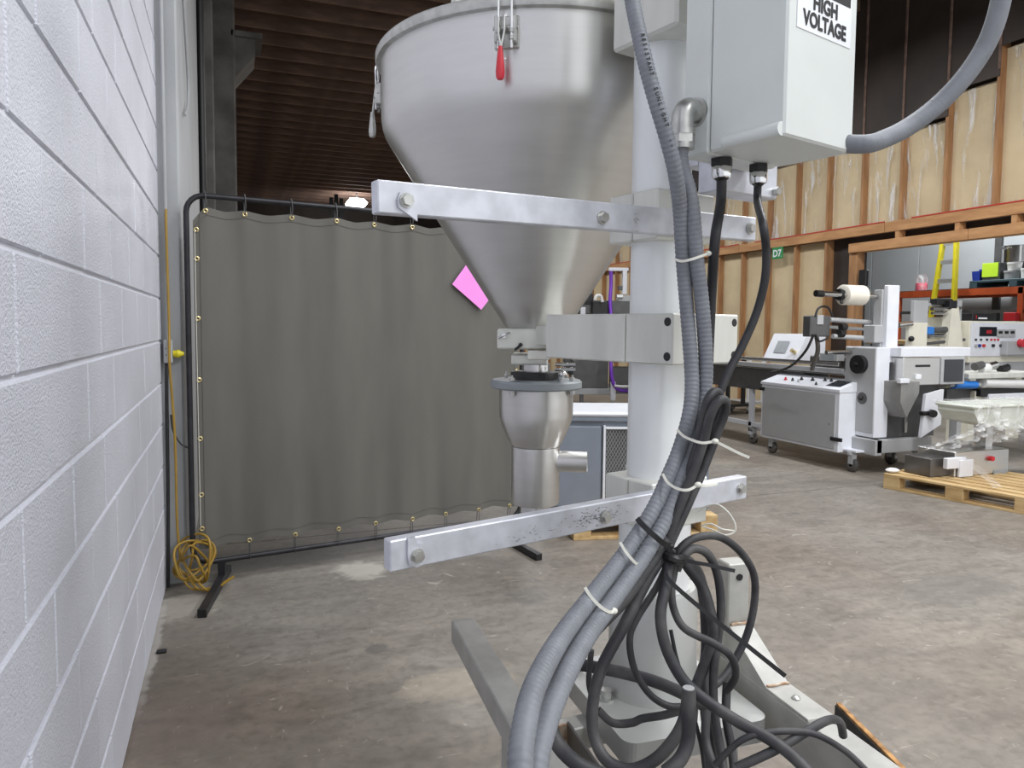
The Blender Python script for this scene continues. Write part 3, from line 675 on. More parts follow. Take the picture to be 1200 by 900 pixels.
# inner angle and tray on the left of the plate
ia = Vector((.655, 1.36, 0)); rail(ia, ia-hv*.62, .395, .475, .006, 'angle_leg', 'steeldk'); rail(ia+hu*.02, ia+hu*.02-hv*.62, .395, .401, .045, 'angle_flange', 'frame')
MB().box(ia.x-.03, ia.x+.004, ia.y-.005, ia.y+.001, .395, .47).build('angle_end', 'rustweld', st)
tr_ = LE-hv*.62+hu*.03
MB().prism([(tr_.x, tr_.y), ((tr_+hu*.09).x, (tr_+hu*.09).y), ((tr_+hu*.09-hv*.7).x, (tr_+hu*.09-hv*.7).y), ((tr_-hv*.7).x, (tr_-hv*.7).y)], .455, .463).build('tray_plate', 'frame', st)
# post, gusset and bolted tab on the right rail
po = RE-hv*.04
MB().bar(Vector((po.x, po.y, .53)), Vector((po.x, po.y, .757)), .056, .05, up=hv, ch=.003).build('post', 'frame', st)
q = po-hv*.026+Vector((0, 0, .725)); MB().cyl(q, q-hv*.002, .008).build('post_hole', 'black', st)
g = RE-hv*.065
gz = [(0, .612), (0, .53), (.15, .53), (.15, .536), (.012, .614)]
gm = MB(Matrix((-hv, hu, Vector((0, 0, 1)))).transposed().to_4x4()); gm.fr.translation = Vector((g.x, g.y, 0))
gm.prism(gz, -.029, .029, ax=1); gm.build('gusset', 'frame', st)
gm = MB(gm.fr); gm.tube([(.008, -.024, .616), (.006, -.008, .617), (.008, .008, .616), (.007, .024, .617)], .004, 8); gm.build('weld_bead', 'rustweld', st)
gm = MB(gm.fr); gm.box(.15, .285, -.031, .031, .53, .537, .001); tb = gm.build('tab_plate', 'frame', st)
gm = MB(gm.fr); gm.lathe((.21, .0, .537), [(.009, 0), (.009, .003), (.006, .006), (0, .007)], 14); gm.build('rivet', 'zinc', tb)
gm = MB(gm.fr); gm.tube([(.15, -.027, .539), (.154, -.01, .54), (.15, .01, .539), (.153, .027, .54)], .003, 8); gm.build('weld_bead', 'rustweld', st)
# loose plywood board standing by the right rail
bd0 = onZ(980, 823, .49); bd1 = onZ(1062, 906, .49); bdir = (bd1-bd0).normalized()
bt = thing('plywood_board', (bd0.x, bd0.y, 0), 'black faced plywood offcut standing behind the right rail of the stand', 'board')
sdv = Vector((-bdir.y, bdir.x, 0));  sdv = sdv if sdv.dot(cR) > 0 else -sdv
end = bd0+bdir*.45
MB().bar(Vector((bd0.x, bd0.y, .245))+sdv*.005, Vector((end.x, end.y, .245))+sdv*.005, .010, .488).build('plywood_core', 'plyedge', bt)
MB().bar(Vector((bd0.x, bd0.y, .243))-sdv*.0015, Vector((end.x, end.y, .243))-sdv*.0015, .003, .482).build('black_facing', 'rubber', bt)
# ------------------------------------------------------------------ looped cables hanging at the stand
cb = thing('cable_bundle', (.80, 1.05, .45), 'tangled bundle of dusty black cables hanging in loops beside the column', 'cables')
def cable(pts, r, mt='dusty', name='cable'): return MB().tube(lift(pts), r*1.12, 10).build(name, mt, cb)
cable([(826, 520, 1.30), (806, 580, 1.28), (786, 622, 1.25), (762, 662, 1.22), (730, 703, 1.19), (692, 743, 1.16), (668, 780, 1.15), (652, 820, 1.14), (645, 848, 1.12), (655, 874, 1.10), (678, 896, 1.08), (705, 908, 1.08)], .0105)
cable([(832, 470, 1.31), (822, 530, 1.29), (800, 590, 1.27), (782, 640, 1.24), (758, 680, 1.21), (730, 735, 1.19), (704, 785, 1.18), (694, 833, 1.17), (698, 868, 1.16), (713, 893, 1.14), (740, 902, 1.13), (768, 890, 1.13), (790, 866, 1.14), (802, 842, 1.15), (806, 815, 1.16)], .0085)
cable([(786, 650, 1.24), (772, 684, 1.22), (748, 722, 1.21), (738, 748, 1.21), (743, 783, 1.21), (760, 812, 1.21), (782, 827, 1.21), (803, 828, 1.21)], .0052)
cable([(786, 645, 1.24), (779, 690, 1.20), (774, 723, 1.18), (781, 760, 1.17), (800, 796, 1.16), (826, 820, 1.15), (862, 844, 1.13), (908, 870, 1.10), (940, 897, 1.08), (962, 925, 1.06)], .0082)
cable([(680, 779, 1.30), (723, 787, 1.29), (765, 798, 1.27), (803, 814, 1.24), (830, 830, 1.22)], .0095)
cable([(790, 655, 1.25), (787, 690, 1.23), (790, 715, 1.22), (803, 737, 1.21), (836, 754, 1.21), (857, 770, 1.22), (862, 792, 1.24), (851, 810, 1.26)], .0058)
cable([(788, 680, 1.27), (792, 660, 1.26), (798, 642, 1.26), (816, 630, 1.27), (842, 629, 1.29), (866, 645, 1.31), (883, 672, 1.33), (884, 706, 1.34), (876, 742, 1.34), (862, 772, 1.33), (846, 796, 1.31), (824, 812, 1.29)], .0062)
cable([(793, 668, 1.25), (800, 653, 1.25), (813, 643, 1.26), (830, 650, 1.27), (841, 675, 1.28), (845, 714, 1.28), (841, 750, 1.28), (836, 795, 1.27), (838, 840, 1.25), (846, 888, 1.23), (850, 925, 1.2)], .0068)
cable([(795, 640, 1.29), (805, 662, 1.28), (821, 684, 1.28), (830, 708, 1.28), (836, 744, 1.28), (825, 780, 1.28), (814, 812, 1.27), (810, 850, 1.25)], .0088)
cable([(798, 650, 1.31), (818, 672, 1.31), (826, 710, 1.32), (828, 760, 1.32), (824, 800, 1.3), (829, 850, 1.27), (836, 910, 1.24)], .009)
e1 = cable([(807, 807, 1.10), (807, 840, 1.10), (806, 868, 1.10), (797, 890, 1.09), (780, 905, 1.08)], .0095)
q = W(807, 806.5, 1.10); MB().cyl(q, q+Vector((0, 0, .001)), .0088, n=12).build('cut_cable_end', 'lgrey', cb)
cable([(828, 832, 1.20), (827, 868, 1.18), (838, 903, 1.15), (846, 930, 1.13)], .0065)
cable([(838, 896, 1.12), (868, 868, 1.11), (902, 858, 1.11), (950, 859, 1.11), (989, 879, 1.11), (1016, 904, 1.10)], .0044)
cable([(862, 900, 1.10), (908, 879, 1.10), (944, 858, 1.12), (970, 844, 1.16), (984, 846, 1.22), (988, 862, 1.24)], .0062)
cable([(852, 800, 1.28), (851, 840, 1.26), (858, 880, 1.24), (862, 920, 1.22)], .0068)
cable([(701, 832, 1.28), (718, 847, 1.28), (740, 847, 1.28), (753, 842, 1.28), (778, 838, 1.27), (803, 831, 1.25)], .0062)
cable([(693, 762, 1.26), (690, 798, 1.27), (694, 818, 1.28)], .0045)
cable([(786, 738, 1.24), (792, 768, 1.23), (799, 792, 1.22)], .003, 'black')
cable([(815, 846, 1.2), (822, 876, 1.19), (826, 905, 1.18)], .003, 'black')
# doubled loops above the ties
cable([(772, 656, 1.25), (786, 620, 1.25), (802, 570, 1.27), (818, 520, 1.28), (824, 490, 1.27), (830, 468, 1.27), (838, 459, 1.28), (844, 466, 1.29), (838, 492, 1.30), (828, 522, 1.30), (810, 570, 1.29), (790, 615, 1.27), (774, 655, 1.26)], .0072)
cable([(776, 652, 1.24), (790, 610, 1.24), (808, 565, 1.25), (824, 520, 1.26), (832, 488, 1.25), (842, 470, 1.25), (850, 470, 1.26), (850, 482, 1.27), (842, 504, 1.28), (832, 530, 1.28), (820, 560, 1.27), (800, 605, 1.25), (780, 648, 1.24)], .0072)
cable([(822, 540, 1.30), (806, 585, 1.28), (788, 625, 1.26), (778, 650, 1.25)], .009)
cable([(815, 530, 1.33), (800, 580, 1.31), (780, 630, 1.28)], .009)
# black ties with long tails
strap(lift([(780, 672, 1.2), (788, 684, 1.19), (830, 720, 1.18), (880, 760, 1.17), (920, 792, 1.17)]), .0072, cb, 'cable_tie', 'black')
strap(lift([(782, 640, 1.22), (798, 655, 1.22), (830, 662, 1.21), (861, 669, 1.21)]), .0062, cb, 'cable_tie', 'black')
t = MB(); t.tube(lift([(776, 646, 1.25), (782, 652, 1.22), (792, 656, 1.21), (802, 655, 1.24)]), .008, 8); t.build('tie_wrap', 'black', cb)
# ================================================================== CANVAS SCREEN
SL = Vector((-.19, 3.906, 0)); SR = Vector((1.682, 4.215, 0)); su = (SR-SL); slen = su.length; su.normalize(); sv = Vector((-su.y, su.x, 0))
FS = Matrix((su, sv, Vector((0, 0, 1)))).transposed().to_4x4(); FS.translation = SL
scn = thing('canvas_screen', SL+su*slen/2, 'olive canvas curtain laced into a dark pipe frame on feet', 'screen')
zb, zt, rc = .112, 1.928, .085
pts = []
for (x, z, a0) in ((slen-rc, zt-rc, 0), (rc, zt-rc, 90), (rc, zb+rc, 180), (slen-rc, zb+rc, 270)):
    for t in range(0, 91, 15): pts.append(Vector((x+rc*math.cos(R(a0+t)), 0, z+rc*math.sin(R(a0+t)))))
pts.append(pts[0].copy())
full = []
for a, b in zip(pts[:-1], pts[1:]):
    n = max(1, int((b-a).length/.2))
    for k in range(n): full.append(a.lerp(b, k/n))
full.append(pts[-1])
MB(FS).tube(full, .0135, 12, cap=False, sub=1).build('frame', 'pipe', scn)
c0, c1, ct, cbm = .028, slen-.028, 1.872, .172
gu = [.085+(slen-.17)*k/8 for k in range(9)]; gu[1] = .27; gu[2] = .50
gz = [1.76, 1.62, 1.33, 1.03, .74, .46, .29]
def cur(i, j):
    u = c0+(c1-c0)*i; s_ = min(abs(u-g) for g in gu); sag = .016*min(1, s_/.1)
    eu = min(u-c0, c1-u); top = ct-sag-max(0, .055-eu)*1.1; bot = cbm+.012+.018*min(1, s_/.1)*(1 if u > .15 else .3)
    z = bot+(top-bot)*j
    v = .012*math.sin(u*17+1)*(.3+.7*(1-j))+.010*math.sin(u*9.1+2)*j+.012*math.exp(-((s_)/.03)**2)*(max(0, j-.6)+max(0, .35-j))
    v += .006*math.sin(u*41+j*3)*abs(j-.5)
    return Vector((u, -.004-v*.85, z))
cu = MB(FS); cu.grid(cur, 150, 46)
cu.grid(lambda i, j: cur(i, j)+Vector((0, .003, 0)), 150, 46); cu_o = cu.build('curtain', 'curtain', scn)
hm = MB(FS)   # stitched hem lines
def hem(fn): hm.tube([fn(k/60)+Vector((0, -.0016, 0)) for k in range(61)], .0011, 5, sub=1)
hem(lambda t: cur(t, 0.025)); hem(lambda t: cur(t, .978)); hem(lambda t: cur(.016, t)); hem(lambda t: cur(.984, t)); hm.build('hem_stitching', 'curtain', cu_o)
gm0 = None
def grom(u, z):
    global gm0
    i = (u-c0)/(c1-c0); j = min(1, max(0, (z-cbm)/(ct-cbm))); p = cur(i, j); p.z = z
    if gm0 is None:
        b = MB(FS); b.lathe(Vector((u, p.y-.001, z)), [(.0055, -.002), (.0055, .003), (.0085, .0045), (.0125, .003), (.0125, -.002)], 14, axis=(0, -1, 0)); gm0 = (b.build('grommet', 'brass', cu_o), Vector((u, p.y, z)))
    else:
        d = Vector((u, p.y, z))-gm0[1]; share(gm0[0], WM['canvas_screen'].to_3x3().inverted() @ (FS.to_3x3() @ d))
    b = MB(FS)
for u in gu: grom(u, 1.853); grom(u, .195)
for z in gz: grom(.042, z); grom(slen-.042, z)
for u in gu:
    b = MB(FS); b.tube([(u, -.014, 1.855), (u+.002, -.022, 1.89), (u, -.016, 1.935), (u, .0, 1.952), (u, .014, 1.93), (u, .008, 1.86)], .0022, 6, sub=3); b.build('lacing_cord', 'dgrey', scn)
    b = MB(FS); b.tube([(u, -.014, .195), (u-.002, -.022, .16), (u, -.016, .112), (u, .0, .095), (u, .014, .12), (u, .008, .19)], .0018, 6, sub=3); b.build('lacing_cord', 'dgrey', scn)
b = MB(FS); b.tube([(.034, -.02, 1.76), (.034, -.018, 1.2), (.036, -.02, .3)], .0016, 6); b.build('lacing_cord', 'tie', scn)
for near, crossu in ((Vector((-.136, 3.467, .02)), .135), (Vector((1.59, 3.70, .02)), 1.74)):
    cp = SL+su*crossu; cp.z = .02; d = (cp-near).normalized(); d.z = 0
    a = MB(); a.bar(near, near+d*.62, .038, .038, ch=.003); fo = a.build('foot', 'pipe', scn)
    a = MB(); a.bar(near-d*.004, near+d*.012, .040, .040, ch=.003); a.build('foot_cap', 'black', fo)
    a = MB(); a.bar(Vector((cp.x, cp.y, .036)), Vector((cp.x, cp.y, .115)), .034, .034, up=d); a.build('foot_stub', 'pipe', fo)
# pink paper stuck on the curtain
def oncur(px, py):
    r = ray(px, py); t_ = ((SL-CAM).dot(sv)-.03)/r.dot(sv); return CAM+r*t_
pk = [oncur(548, 308), oncur(530, 333), oncur(564, 363), oncur(574, 350), oncur(566, 330)]
b = MB(); b._add(pk+[p+sv*.0015 for p in pk], [(0, 1, 2, 3, 4), (9, 8, 7, 6, 5)]+[(k, (k+1) % 5, 5+(k+1) % 5, 5+k) for k in range(5)])
b.build('pink_sheet', 'pink', None, 'tilted bright pink paper sheet on the canvas beside the hopper', 'paper')
# ================================================================== CORNER SERVICES
def yz(px, py): p = onY(px, py, 3.93); return p
bx0 = yz(192, 398); bx1 = yz(203, 425)
jb = thing('outlet_box', ((bx0.x+bx1.x)/2, 3.93, bx1.z), 'small grey electrical outlet box on the pilaster beside the block wall', 'outlet')
MB().box(bx0.x, bx1.x, 3.885, 3.95, bx1.z, bx0.z, .004).build('box_body', 'pil', jb)
for z in (.35, .62):
    q = Vector((bx0.x+.012, 3.884, bx1.z+(bx0.z-bx1.z)*z)); MB().cyl(q, q+Vector((0, .003, 0)), .003, n=8).build('screw_hole', 'black', jb)
pg = Vector((bx1.x+.002, 3.91, (bx0.z+bx1.z)/2-.012))
b = MB(); b.lathe(pg, [(0, 0), (.017, 0), (.017, .014), (.02, .018), (.02, .026), (.014, .034), (.009, .048), (0, .05)], 14, axis=(1, 0, 0)); b.build('yellow_plug', 'yellow', None, 'yellow power plug in the outlet box beside the pipe frame', 'plug')
b = MB(); xx = yz(195, 300).x; b.tube([(xx, 3.925, 5.2), (xx, 3.925, 2.2), (xx, 3.925, bx0.z)], .009, 10, sub=1); b.build('wall_conduit', 'pil', None, 'thin painted conduit running down the wall corner to the outlet box', 'conduit')
b = MB(); b.tube([(yz(195, 250).x, 3.91, 1.85), (yz(196, 300).x, 3.9, 1.75), (yz(199, 385).x, 3.885, 1.3), (bx1.x-.012, 3.87, 1.2), (bx1.x-.012, 3.87, 1.1), (yz(206, 520).x, 3.88, .75), (yz(208, 600).x, 3.88, .35), (yz(212, 640).x, 3.87, .16)], .006, 8); b.build('extension_cord', 'ycord', None, 'yellow extension cord running down the pilaster to the coil', 'cord')
b = MB(); b.tube([(yz(196, 425).x, 3.915, bx1.z), (yz(196, 470).x, 3.9, .95), (yz(197, 560).x, 3.91, .5), (yz(197, 640).x, 3.9, .1), (yz(197, 650).x, 3.9, .0095)], .0085, 8); b.build('drop_cable', 'rubber', None, 'black cord hanging straight down beneath the outlet box', 'cord')
b = MB(); b.tube([(yz(200, 470).x, 3.93, .86), (yz(203, 492).x, 3.92, .78), (yz(212, 506).x, 3.9, .72), (yz(221, 511).x, 3.885, .70)], .0045, 8); b.build('black_lead', 'rubber', None, 'short black lead curving from the corner to the pipe frame', 'cord')
# coil of yellow cord
ck = thing('cord_coil', (-.2, 3.85, 0), 'loose coil of yellow extension cord on the floor in the corner', 'cord')
for k in range(6):
    rr = random.Random(k); cxx = -.185+rr.uniform(-.02, .03); czz = .135+rr.uniform(-.03, .03); ra = .08+rr.uniform(-.03, .01); rb = .11+rr.uniform(-.04, .01); dy = rr.uniform(-.03, .03)
    pts = [(cxx+ra*math.cos(R(t))+.02*math.sin(R(2*t)+k), 3.84+dy+.06*math.sin(R(t)+k)+.02*k/6, max(.012, czz+rb*math.sin(R(t)))) for t in range(-60, 301, 30)]
    MB().tube(pts, .006, 8).build('cord_loop', 'ycord', ck)
for k in range(3):
    MB().tube([(-.25+.03*k, 3.83, .12-.02*k), (-.2+.03*k, 3.80-.01*k, .03), (-.1, 3.83-.02*k, .008), (-.02+.01*k, 3.87-.03*k, .03+.015*k)], .006, 8).build('cord_strand', 'ycord', ck)
# dark door post pipe beyond the pilaster
xx = onY(239, 300, 6.75)
b = MB(); b.cyl((xx.x, 6.75, 0), (xx.x, 6.75, 5.6), .032, n=18); b.build('stand_pipe', 'black', None, 'thick black vertical pipe just beyond the pilaster', 'pipe')
b = MB(); b.tube([(-.212, 4.2, 3.4), (-.205, 4.25, 3.1), (-.20, 4.6, 2.62), (-.205, 4.3, 2.40)], .007, 8); b.build('pilaster_wire', 'pil', None, 'thin pale wire sagging on the side of the pilaster', 'wire')
# concrete bits
b = MB(); p = onZ(189, 765, 0); b.box(p.x-.018, p.x+.02, p.y-.012, p.y+.012, 0, .012, .004); b.build('floor_chip', 'black', None, 'small dark chip lying on the floor by the block wall', 'debris')
# far lamp and hoist
lp = W(418, 239, 24.0)
la = thing('high_bay_lamp', (lp.x, lp.y, lp.z), 'bright white lamp glowing far back above the canvas screen', 'lamp')
b = MB(); b.prism([(lp.x-.36, lp.z-.02), (lp.x-.22, lp.z+.17), (lp.x+.2, lp.z+.16), (lp.x+.34, lp.z+.04), (lp.x+.18, lp.z-.17), (lp.x-.24, lp.z-.17)], lp.y-.12, lp.y+.12, ax=1); b.build('lens', 'glow', la)
b = MB(); b.box(lp.x-.18, lp.x+.18, lp.y+.02, lp.y+.1, lp.z+.12, lp.z+.2); b.cyl((lp.x, lp.y, lp.z+.1), (lp.x, lp.y, 5.86), .02); b.build('housing', 'dgrey', la)
hp = W(393, 240, 21)
ho = thing('hanging_hoist', (hp.x, hp.y, hp.z-.4), 'dark machine mast rising behind the canvas screen left of the lamp', 'equipment')
for k, dx in enumerate((-.16, -.02, .12)):
    b = MB(); b.box(hp.x+dx, hp.x+dx+.10, hp.y, hp.y+.1, hp.z-1.2, hp.z+.3-.1*abs(k-1)); b.build('mast', 'rubber', ho)
b = MB(); b.box(hp.x-.18, hp.x+.26, hp.y-.05, hp.y+.15, 0, hp.z-1.2); b.build('mast_base', 'dgrey', ho)
# ================================================================== GREY CABINET ON A PALLET
GF = frame(W(733, 560, 4.68), 21); GF.translation.z = 0
gc = thing('grey_cabinet', GF.translation, 'blue grey metal cabinet with mesh door and white top behind the column', 'cabinet')
def gb(x0, x1, y0, y1, z0, z1, name, mt, ch=.004, par=None): return MB(GF).box(x0, x1, y0, y1, z0, z1, ch).build(name, mt, par or gc)
gb(-.54, .54, .03, .55, .13, .70, 'body', 'bluegrey')
gb(-.55, .55, 0, .57, .70, .735, 'top_rail', 'bluegrey', .01)
gb(-.56, .56, -.01, .58, .735, .765, 'top', 'white', .012)
gb(-.52, -.155, .005, .03, .15, .675, 'door_panel', 'bluegrey', .01)
gb(-.145, -.13, .0, .03, .13, .68, 'mesh_frame', 'white', .003); gb(.40, .415, .0, .03, .13, .68, 'mesh_frame', 'white', .003)
gb(-.13, .40, .0, .03, .655, .67, 'mesh_frame', 'white', .003); gb(-.13, .40, .0, .03, .13, .145, 'mesh_frame', 'white', .003)
gb(-.13, .40, .026, .0305, .145, .655, 'mesh_backing', 'dgrey', 0)
b = MB(GF)
for k in range(-26, 28):
    for sgn in (1, -1):
        x0 = -.13+k*.02; z0, z1 = .145, .655; a = (x0, z0); e = (x0+sgn*.28, z1)
        # clip to the opening
        def cl(a, e):
            (ax, az), (ex, ez) = a, e; out = []
            for (px, pz), (qx, qz) in ((a, e), (e, a)):
                t_ = 0
                if px < -.13: t_ = (-.13-px)/(qx-px) if qx != px else 2
                if px > .40: t_ = (.40-px)/(qx-px) if qx != px else 2
                if t_ < 0 or t_ > 1: return None
                out.append((px+(qx-px)*t_, pz+(qz-pz)*t_))
            return out
        r_ = cl(a, e)
        if r_ and abs(r_[0][1]-r_[1][1]) > .02: b.bar((r_[0][0], .018+.002*sgn, r_[0][1]), (r_[1][0], .018+.002*sgn, r_[1][1]), .002, .003, up=(0, 1, 0))
b.build('mesh', 'lgrey', gc, kind='stuff')
MB(GF).lathe((.13, .021, .40), [(.10, 0), (.13, 0), (.13, .004), (.10, .004)], 28, axis=(0, -1, 0)).build('fan_ring', 'lgrey', gc)
PF = frame(W(757, 620, 4.55), 12); PF.translation.z = 0
gp = thing('cabinet_pallet', PF.translation, 'wooden pallet beneath the blue grey cabinet', 'pallet')
for y in (0, .27, .54):
    for x in (-.46, -.05, .36): MB(PF).box(x, x+.11, y, y+.1, .02, .095, .003).build('block', 'pallet', gp)
    MB(PF).box(-.46, .47, y, y+.1, .0, .02, .002).build('bottom_board', 'pallet', gp)
for k in range(5): MB(PF).box(-.46, .47, .0+.135*k, .1+.135*k, .105, .128, .002).build('top_board', 'pallet', gp)
for x in (-.46, -.05, .36): MB(PF).box(x, x+.11, 0, .64, .095, .105, .001).build('cross_board', 'pallet', gp)
# ================================================================== FLOW WRAPPER
fw = thing('flow_wrapper', (5.5, 5.6, 0), 'white and grey flow wrapping machine on casters with sloping control desk', 'machine')
def wb(x0, x1, y0, y1, z0, z1, name, mt, ch=.005, par=None, label=None): return MB().box(x0, x1, y0, y1, z0, z1, ch).build(name, mt, par or fw, label=label)
cab = wb(5.2, 5.44, 5.17, 6.23, .165, .72, 'control_cabinet', 'white')
dr = wb(5.19, 5.2, 5.21, 6.20, .19, .70, 'cabinet_door', 'lgrey', .004, cab)
for z in (.27, .655): wb(5.178, 5.2, 6.17 if z > .5 else 5.12, 6.24 if z > .5 else 5.25, z, z+.035, 'hinge', 'black', .002, cab)
q = Vector((5.188, 5.27, .42)); MB().cyl(q, q-Vector((.006, 0, 0)), .010, n=10).build('lock', 'chrome', cab)
b = MB(); b.prism([(5.19, .72), (5.46, .72), (5.46, .83), (5.19, .745)], 5.165, 6.235, ax=1); dk = b.build('control_desk', 'white', fw)
dz = lambda x: .745+(x-5.19)*.085/.27
for k, (x, y, r, mt) in enumerate(((5.29, 5.98, .016, 'red'), (5.29, 5.88, .014, 'black'), (5.33, 5.80, .018, 'black'), (5.34, 5.66, .018, 'black'), (5.25, 5.52, .012, 'black'), (5.36, 5.52, .015, 'black'), (5.36, 5.44, .015, 'black'), (5.27, 5.78, .010, 'lgrey'))):
    MB().lathe((x, y, dz(x)), [(r, 0), (r, .012), (r*.6, .016), (r*.5, .03), (0, .03)], 12).build('knob', mt, dk)
b = MB(); b._add([(5.25, 5.22, dz(5.25)+.002), (5.25, 5.40, dz(5.25)+.002), (5.40, 5.40, dz(5.40)+.002), (5.40, 5.22, dz(5.40)+.002)], [(0, 1, 2, 3)]); b.build('desk_display', 'screen', dk)
# tower
wb(5.4, 5.56, 4.96, 5.32, .32, 1.14, 'tower', 'white')
wb(5.394, 5.402, 4.97, 5.31, .36, 1.13, 'tower_panel', 'lgrey', .003)
q = Vector((5.395, 5.13, .98)); b = MB(); b.cyl(q, q-Vector((.05, 0, 0)), .085, n=24); b.cyl(q-Vector((.05, 0, 0)), q-Vector((.09, .0, .0)), .018); b.build('hand_wheel', 'black', fw)
q = Vector((5.395, 5.10, .67)); b = MB(); b.cyl(q, q-Vector((.004, 0, 0)), .055, n=22); po_ = b.build('inspection_port', 'dgrey', fw)
b = MB(); b.ball(q-Vector((.01, -.01, 0)), .02, 6); b.build('port_knob', 'black', po_)
wb(5.53, 5.67, 4.98, 5.03, 1.0, 1.70, 'mast', 'white', .006); wb(5.51, 5.55, 5.03, 5.12, 1.0, 1.66, 'mast', 'lgrey', .004)
# film shaft, spindle tip and clamp
b = MB(); b.cyl((4.88, 5.15, 1.615), (5.64, 5.07, 1.60), .024, n=16); sh = b.build('film_shaft', 'steel2', fw)
b = MB(); b.cyl((4.86, 5.15, 1.6155), (4.94, 5.15, 1.614), .030, n=16); b.build('shaft_tip', 'black', sh)
b = MB(); b.lathe((5.115, 5.15, 1.611), [(.024, 0), (.05, 0), (.055, .02), (.045, .05), (.024, .05)], 18, axis=(1, 0, 0)); b.cyl((5.135, 5.15, 1.611), (5.135, 5.12, 1.53), .012); b.build('shaft_collar', 'black', sh)
b = MB(); b.lathe((5.17, 5.15, 1.609), [(.03, 0), (.088, 0), (.092, .003), (.092, .227), (.088, .23), (.03, .23)], 32, axis=(1, 0, 0))
b.build('film_roll', 'filmroll', None, 'roll of clear film mounted on the flow wrapper shaft', 'film roll')
# print head and guide arms
wb(4.86, 5.09, 5.2, 5.30, 1.23, 1.42, 'print_head', 'dgrey', .008); wb(4.93, 5.0, 5.19, 5.24, 1.34, 1.425, 'print_head_plate', 'lgrey', .002)
for y, z, r in ((5.2, 1.385, .022), (5.26, 1.32, .016), (5.16, 1.235, .022)):
    b = MB(); b.cyl((5.08, y, z), (5.56, y, z-.02), r, n=12); b.build('guide_arm', 'lgrey', fw)
b = MB(); b.cyl((5.12, 5.13, 1.26), (5.17, 5.13, 1.26), .035); b.build('guide_roller', 'black', fw)
b = MB(); b.cyl((5.14, 5.13, 1.32), (5.2, 5.13, 1.32), .03); b.build('guide_roller', 'black', fw)
wb(5.43, 5.57, 5.02, 5.15, 1.18, 1.34, 'arm_bracket', 'lgrey', .006)
b = MB(); b.tube([(4.88, 5.18, 1.25), (4.86, 5.25, 1.1), (4.87, 5.45, .95), (4.95, 5.8, .87)], .012, 8); b.build('head_cable', 'rubber', fw)
b = MB(); b.tube([(4.91, 5.2, 1.41), (4.95, 5.2, 1.49), (5.06, 5.2, 1.49), (5.13, 5.2, 1.36)], .010, 8); b.build('head_cable', 'rubber', fw)
b = MB(); b.tube([(4.90, 5.18, 1.25), (4.95, 5.18, 1.19), (5.05, 5.18, 1.22)], .010, 8); b.build('head_cable', 'rubber', fw)
b = MB(); b.tube([(4.95, 5.22, 1.24), (5.0, 5.25, 1.1), (5.08, 5.4, .92)], .02, 8); b.build('head_strut', 'steeldk', fw)
# cross shaft at tower
b = MB(); b.cyl((5.1, 5.25, 1.085), (5.5, 5.25, 1.085), .02); b.build('cross_shaft', 'steel2', fw)
# conveyor bed to the rear (runs along the room)
wb(5.42, 5.80, 5.35, 9.4, .86, .90, 'conveyor_bed', 'steel2', .004)
wb(5.40, 5.43, 5.35, 9.4, .875, .925, 'conveyor_rail', 'lgrey', .004)
wb(5.44, 5.78, 5.9, 9.4, .62, .86, 'conveyor_skirt', 'dgrey', .004)
wb(5.6, 5.63, 5.6, 9.2, .93, .97, 'guide_rail', 'chrome', .003)
for y in (6.7, 7.9, 9.2):
    for x in (5.46, 5.72): wb(x, x+.05, y, y+.05, .10, .62, 'conveyor_leg', 'white', .003)
    wb(5.46, 5.77, y, y+.05, .14, .19, 'leg_brace', 'white', .003)
wb(5.46, 5.51, 6.2, 9.25, .20, .25, 'bottom_rail', 'white', .003)
# operator screen box
FHm = frame((5.95, 6.9, 0), 0)
b = MB(); b.prism([(5.80, .93), (6.22, .93), (6.22, 1.24), (5.96, 1.24)], 6.42, 6.95, ax=1); hm_ = b.build('operator_box', 'white', fw)
# sloping face towards -x
nv = Vector((-.31, 0, .16)).normalized(); up_ = Vector((.16, 0, .31)).normalized()
b = MB(); c_ = Vector((5.875, 6.72, 1.085))+nv*.003
b._add([c_+Vector((0, .10, 0))-up_*.07, c_-Vector((0, .09, 0))-up_*.07, c_-Vector((0, .09, 0))+up_*.08, c_+Vector((0, .10, 0))+up_*.08], [(0, 1, 2, 3)]); b.build('operator_screen', 'hmi', hm_)
b = MB(); q = Vector((5.86, 6.48, 1.03)); b.cyl(q, q+nv*.07, .022); b.build('stop_button', 'brass', hm_)
wb(5.7, 5.95, 5.5, 6.1, .9, 1.02, 'drive_cover', 'steeldk', .01); wb(5.60, 5.70, 5.62, 5.86, .98, 1.06, 'counter_unit', 'lgrey', .006)
wb(5.595, 5.60, 5.66, 5.82, .995, 1.045, 'counter_display', 'hmi', .001)
# right half of the wrapper: bed, steel housing, screen, chute, door
wb(5.58, 6.45, 4.86, 5.28, 1.055, 1.14, 'bed_plate', 'white', .006)
wb(5.60, 6.05, 4.85, 5.25, .80, 1.05, 'sealing_housing', 'steel', .006); wb(5.75, 5.92, 4.842, 4.852, .965, .985, 'housing_slot', 'black', .001)
wb(5.74, 5.80, 4.83, 4.85, .86, .90, 'housing_tag', 'signw', .001)
sc_ = wb(6.06, 6.36, 4.84, 4.9, .80, 1.05, 'monitor_frame', 'lgrey', .006); wb(6.09, 6.33, 4.835, 4.842, .825, 1.03, 'monitor_glass', 'screen', .001, sc_)
b = MB(); b.prism([(5.50, .66), (5.50, .84), (5.72, .84), (5.72, .74), (5.58, .52)], 4.78, 4.98, ax=1); b.build('discharge_chute', mat('chute metal', (138, 137, 135), .45, .3), fw)
wb(5.47, 5.58, 4.76, 4.80, .83, .87, 'chute_lip', 'white', .004)
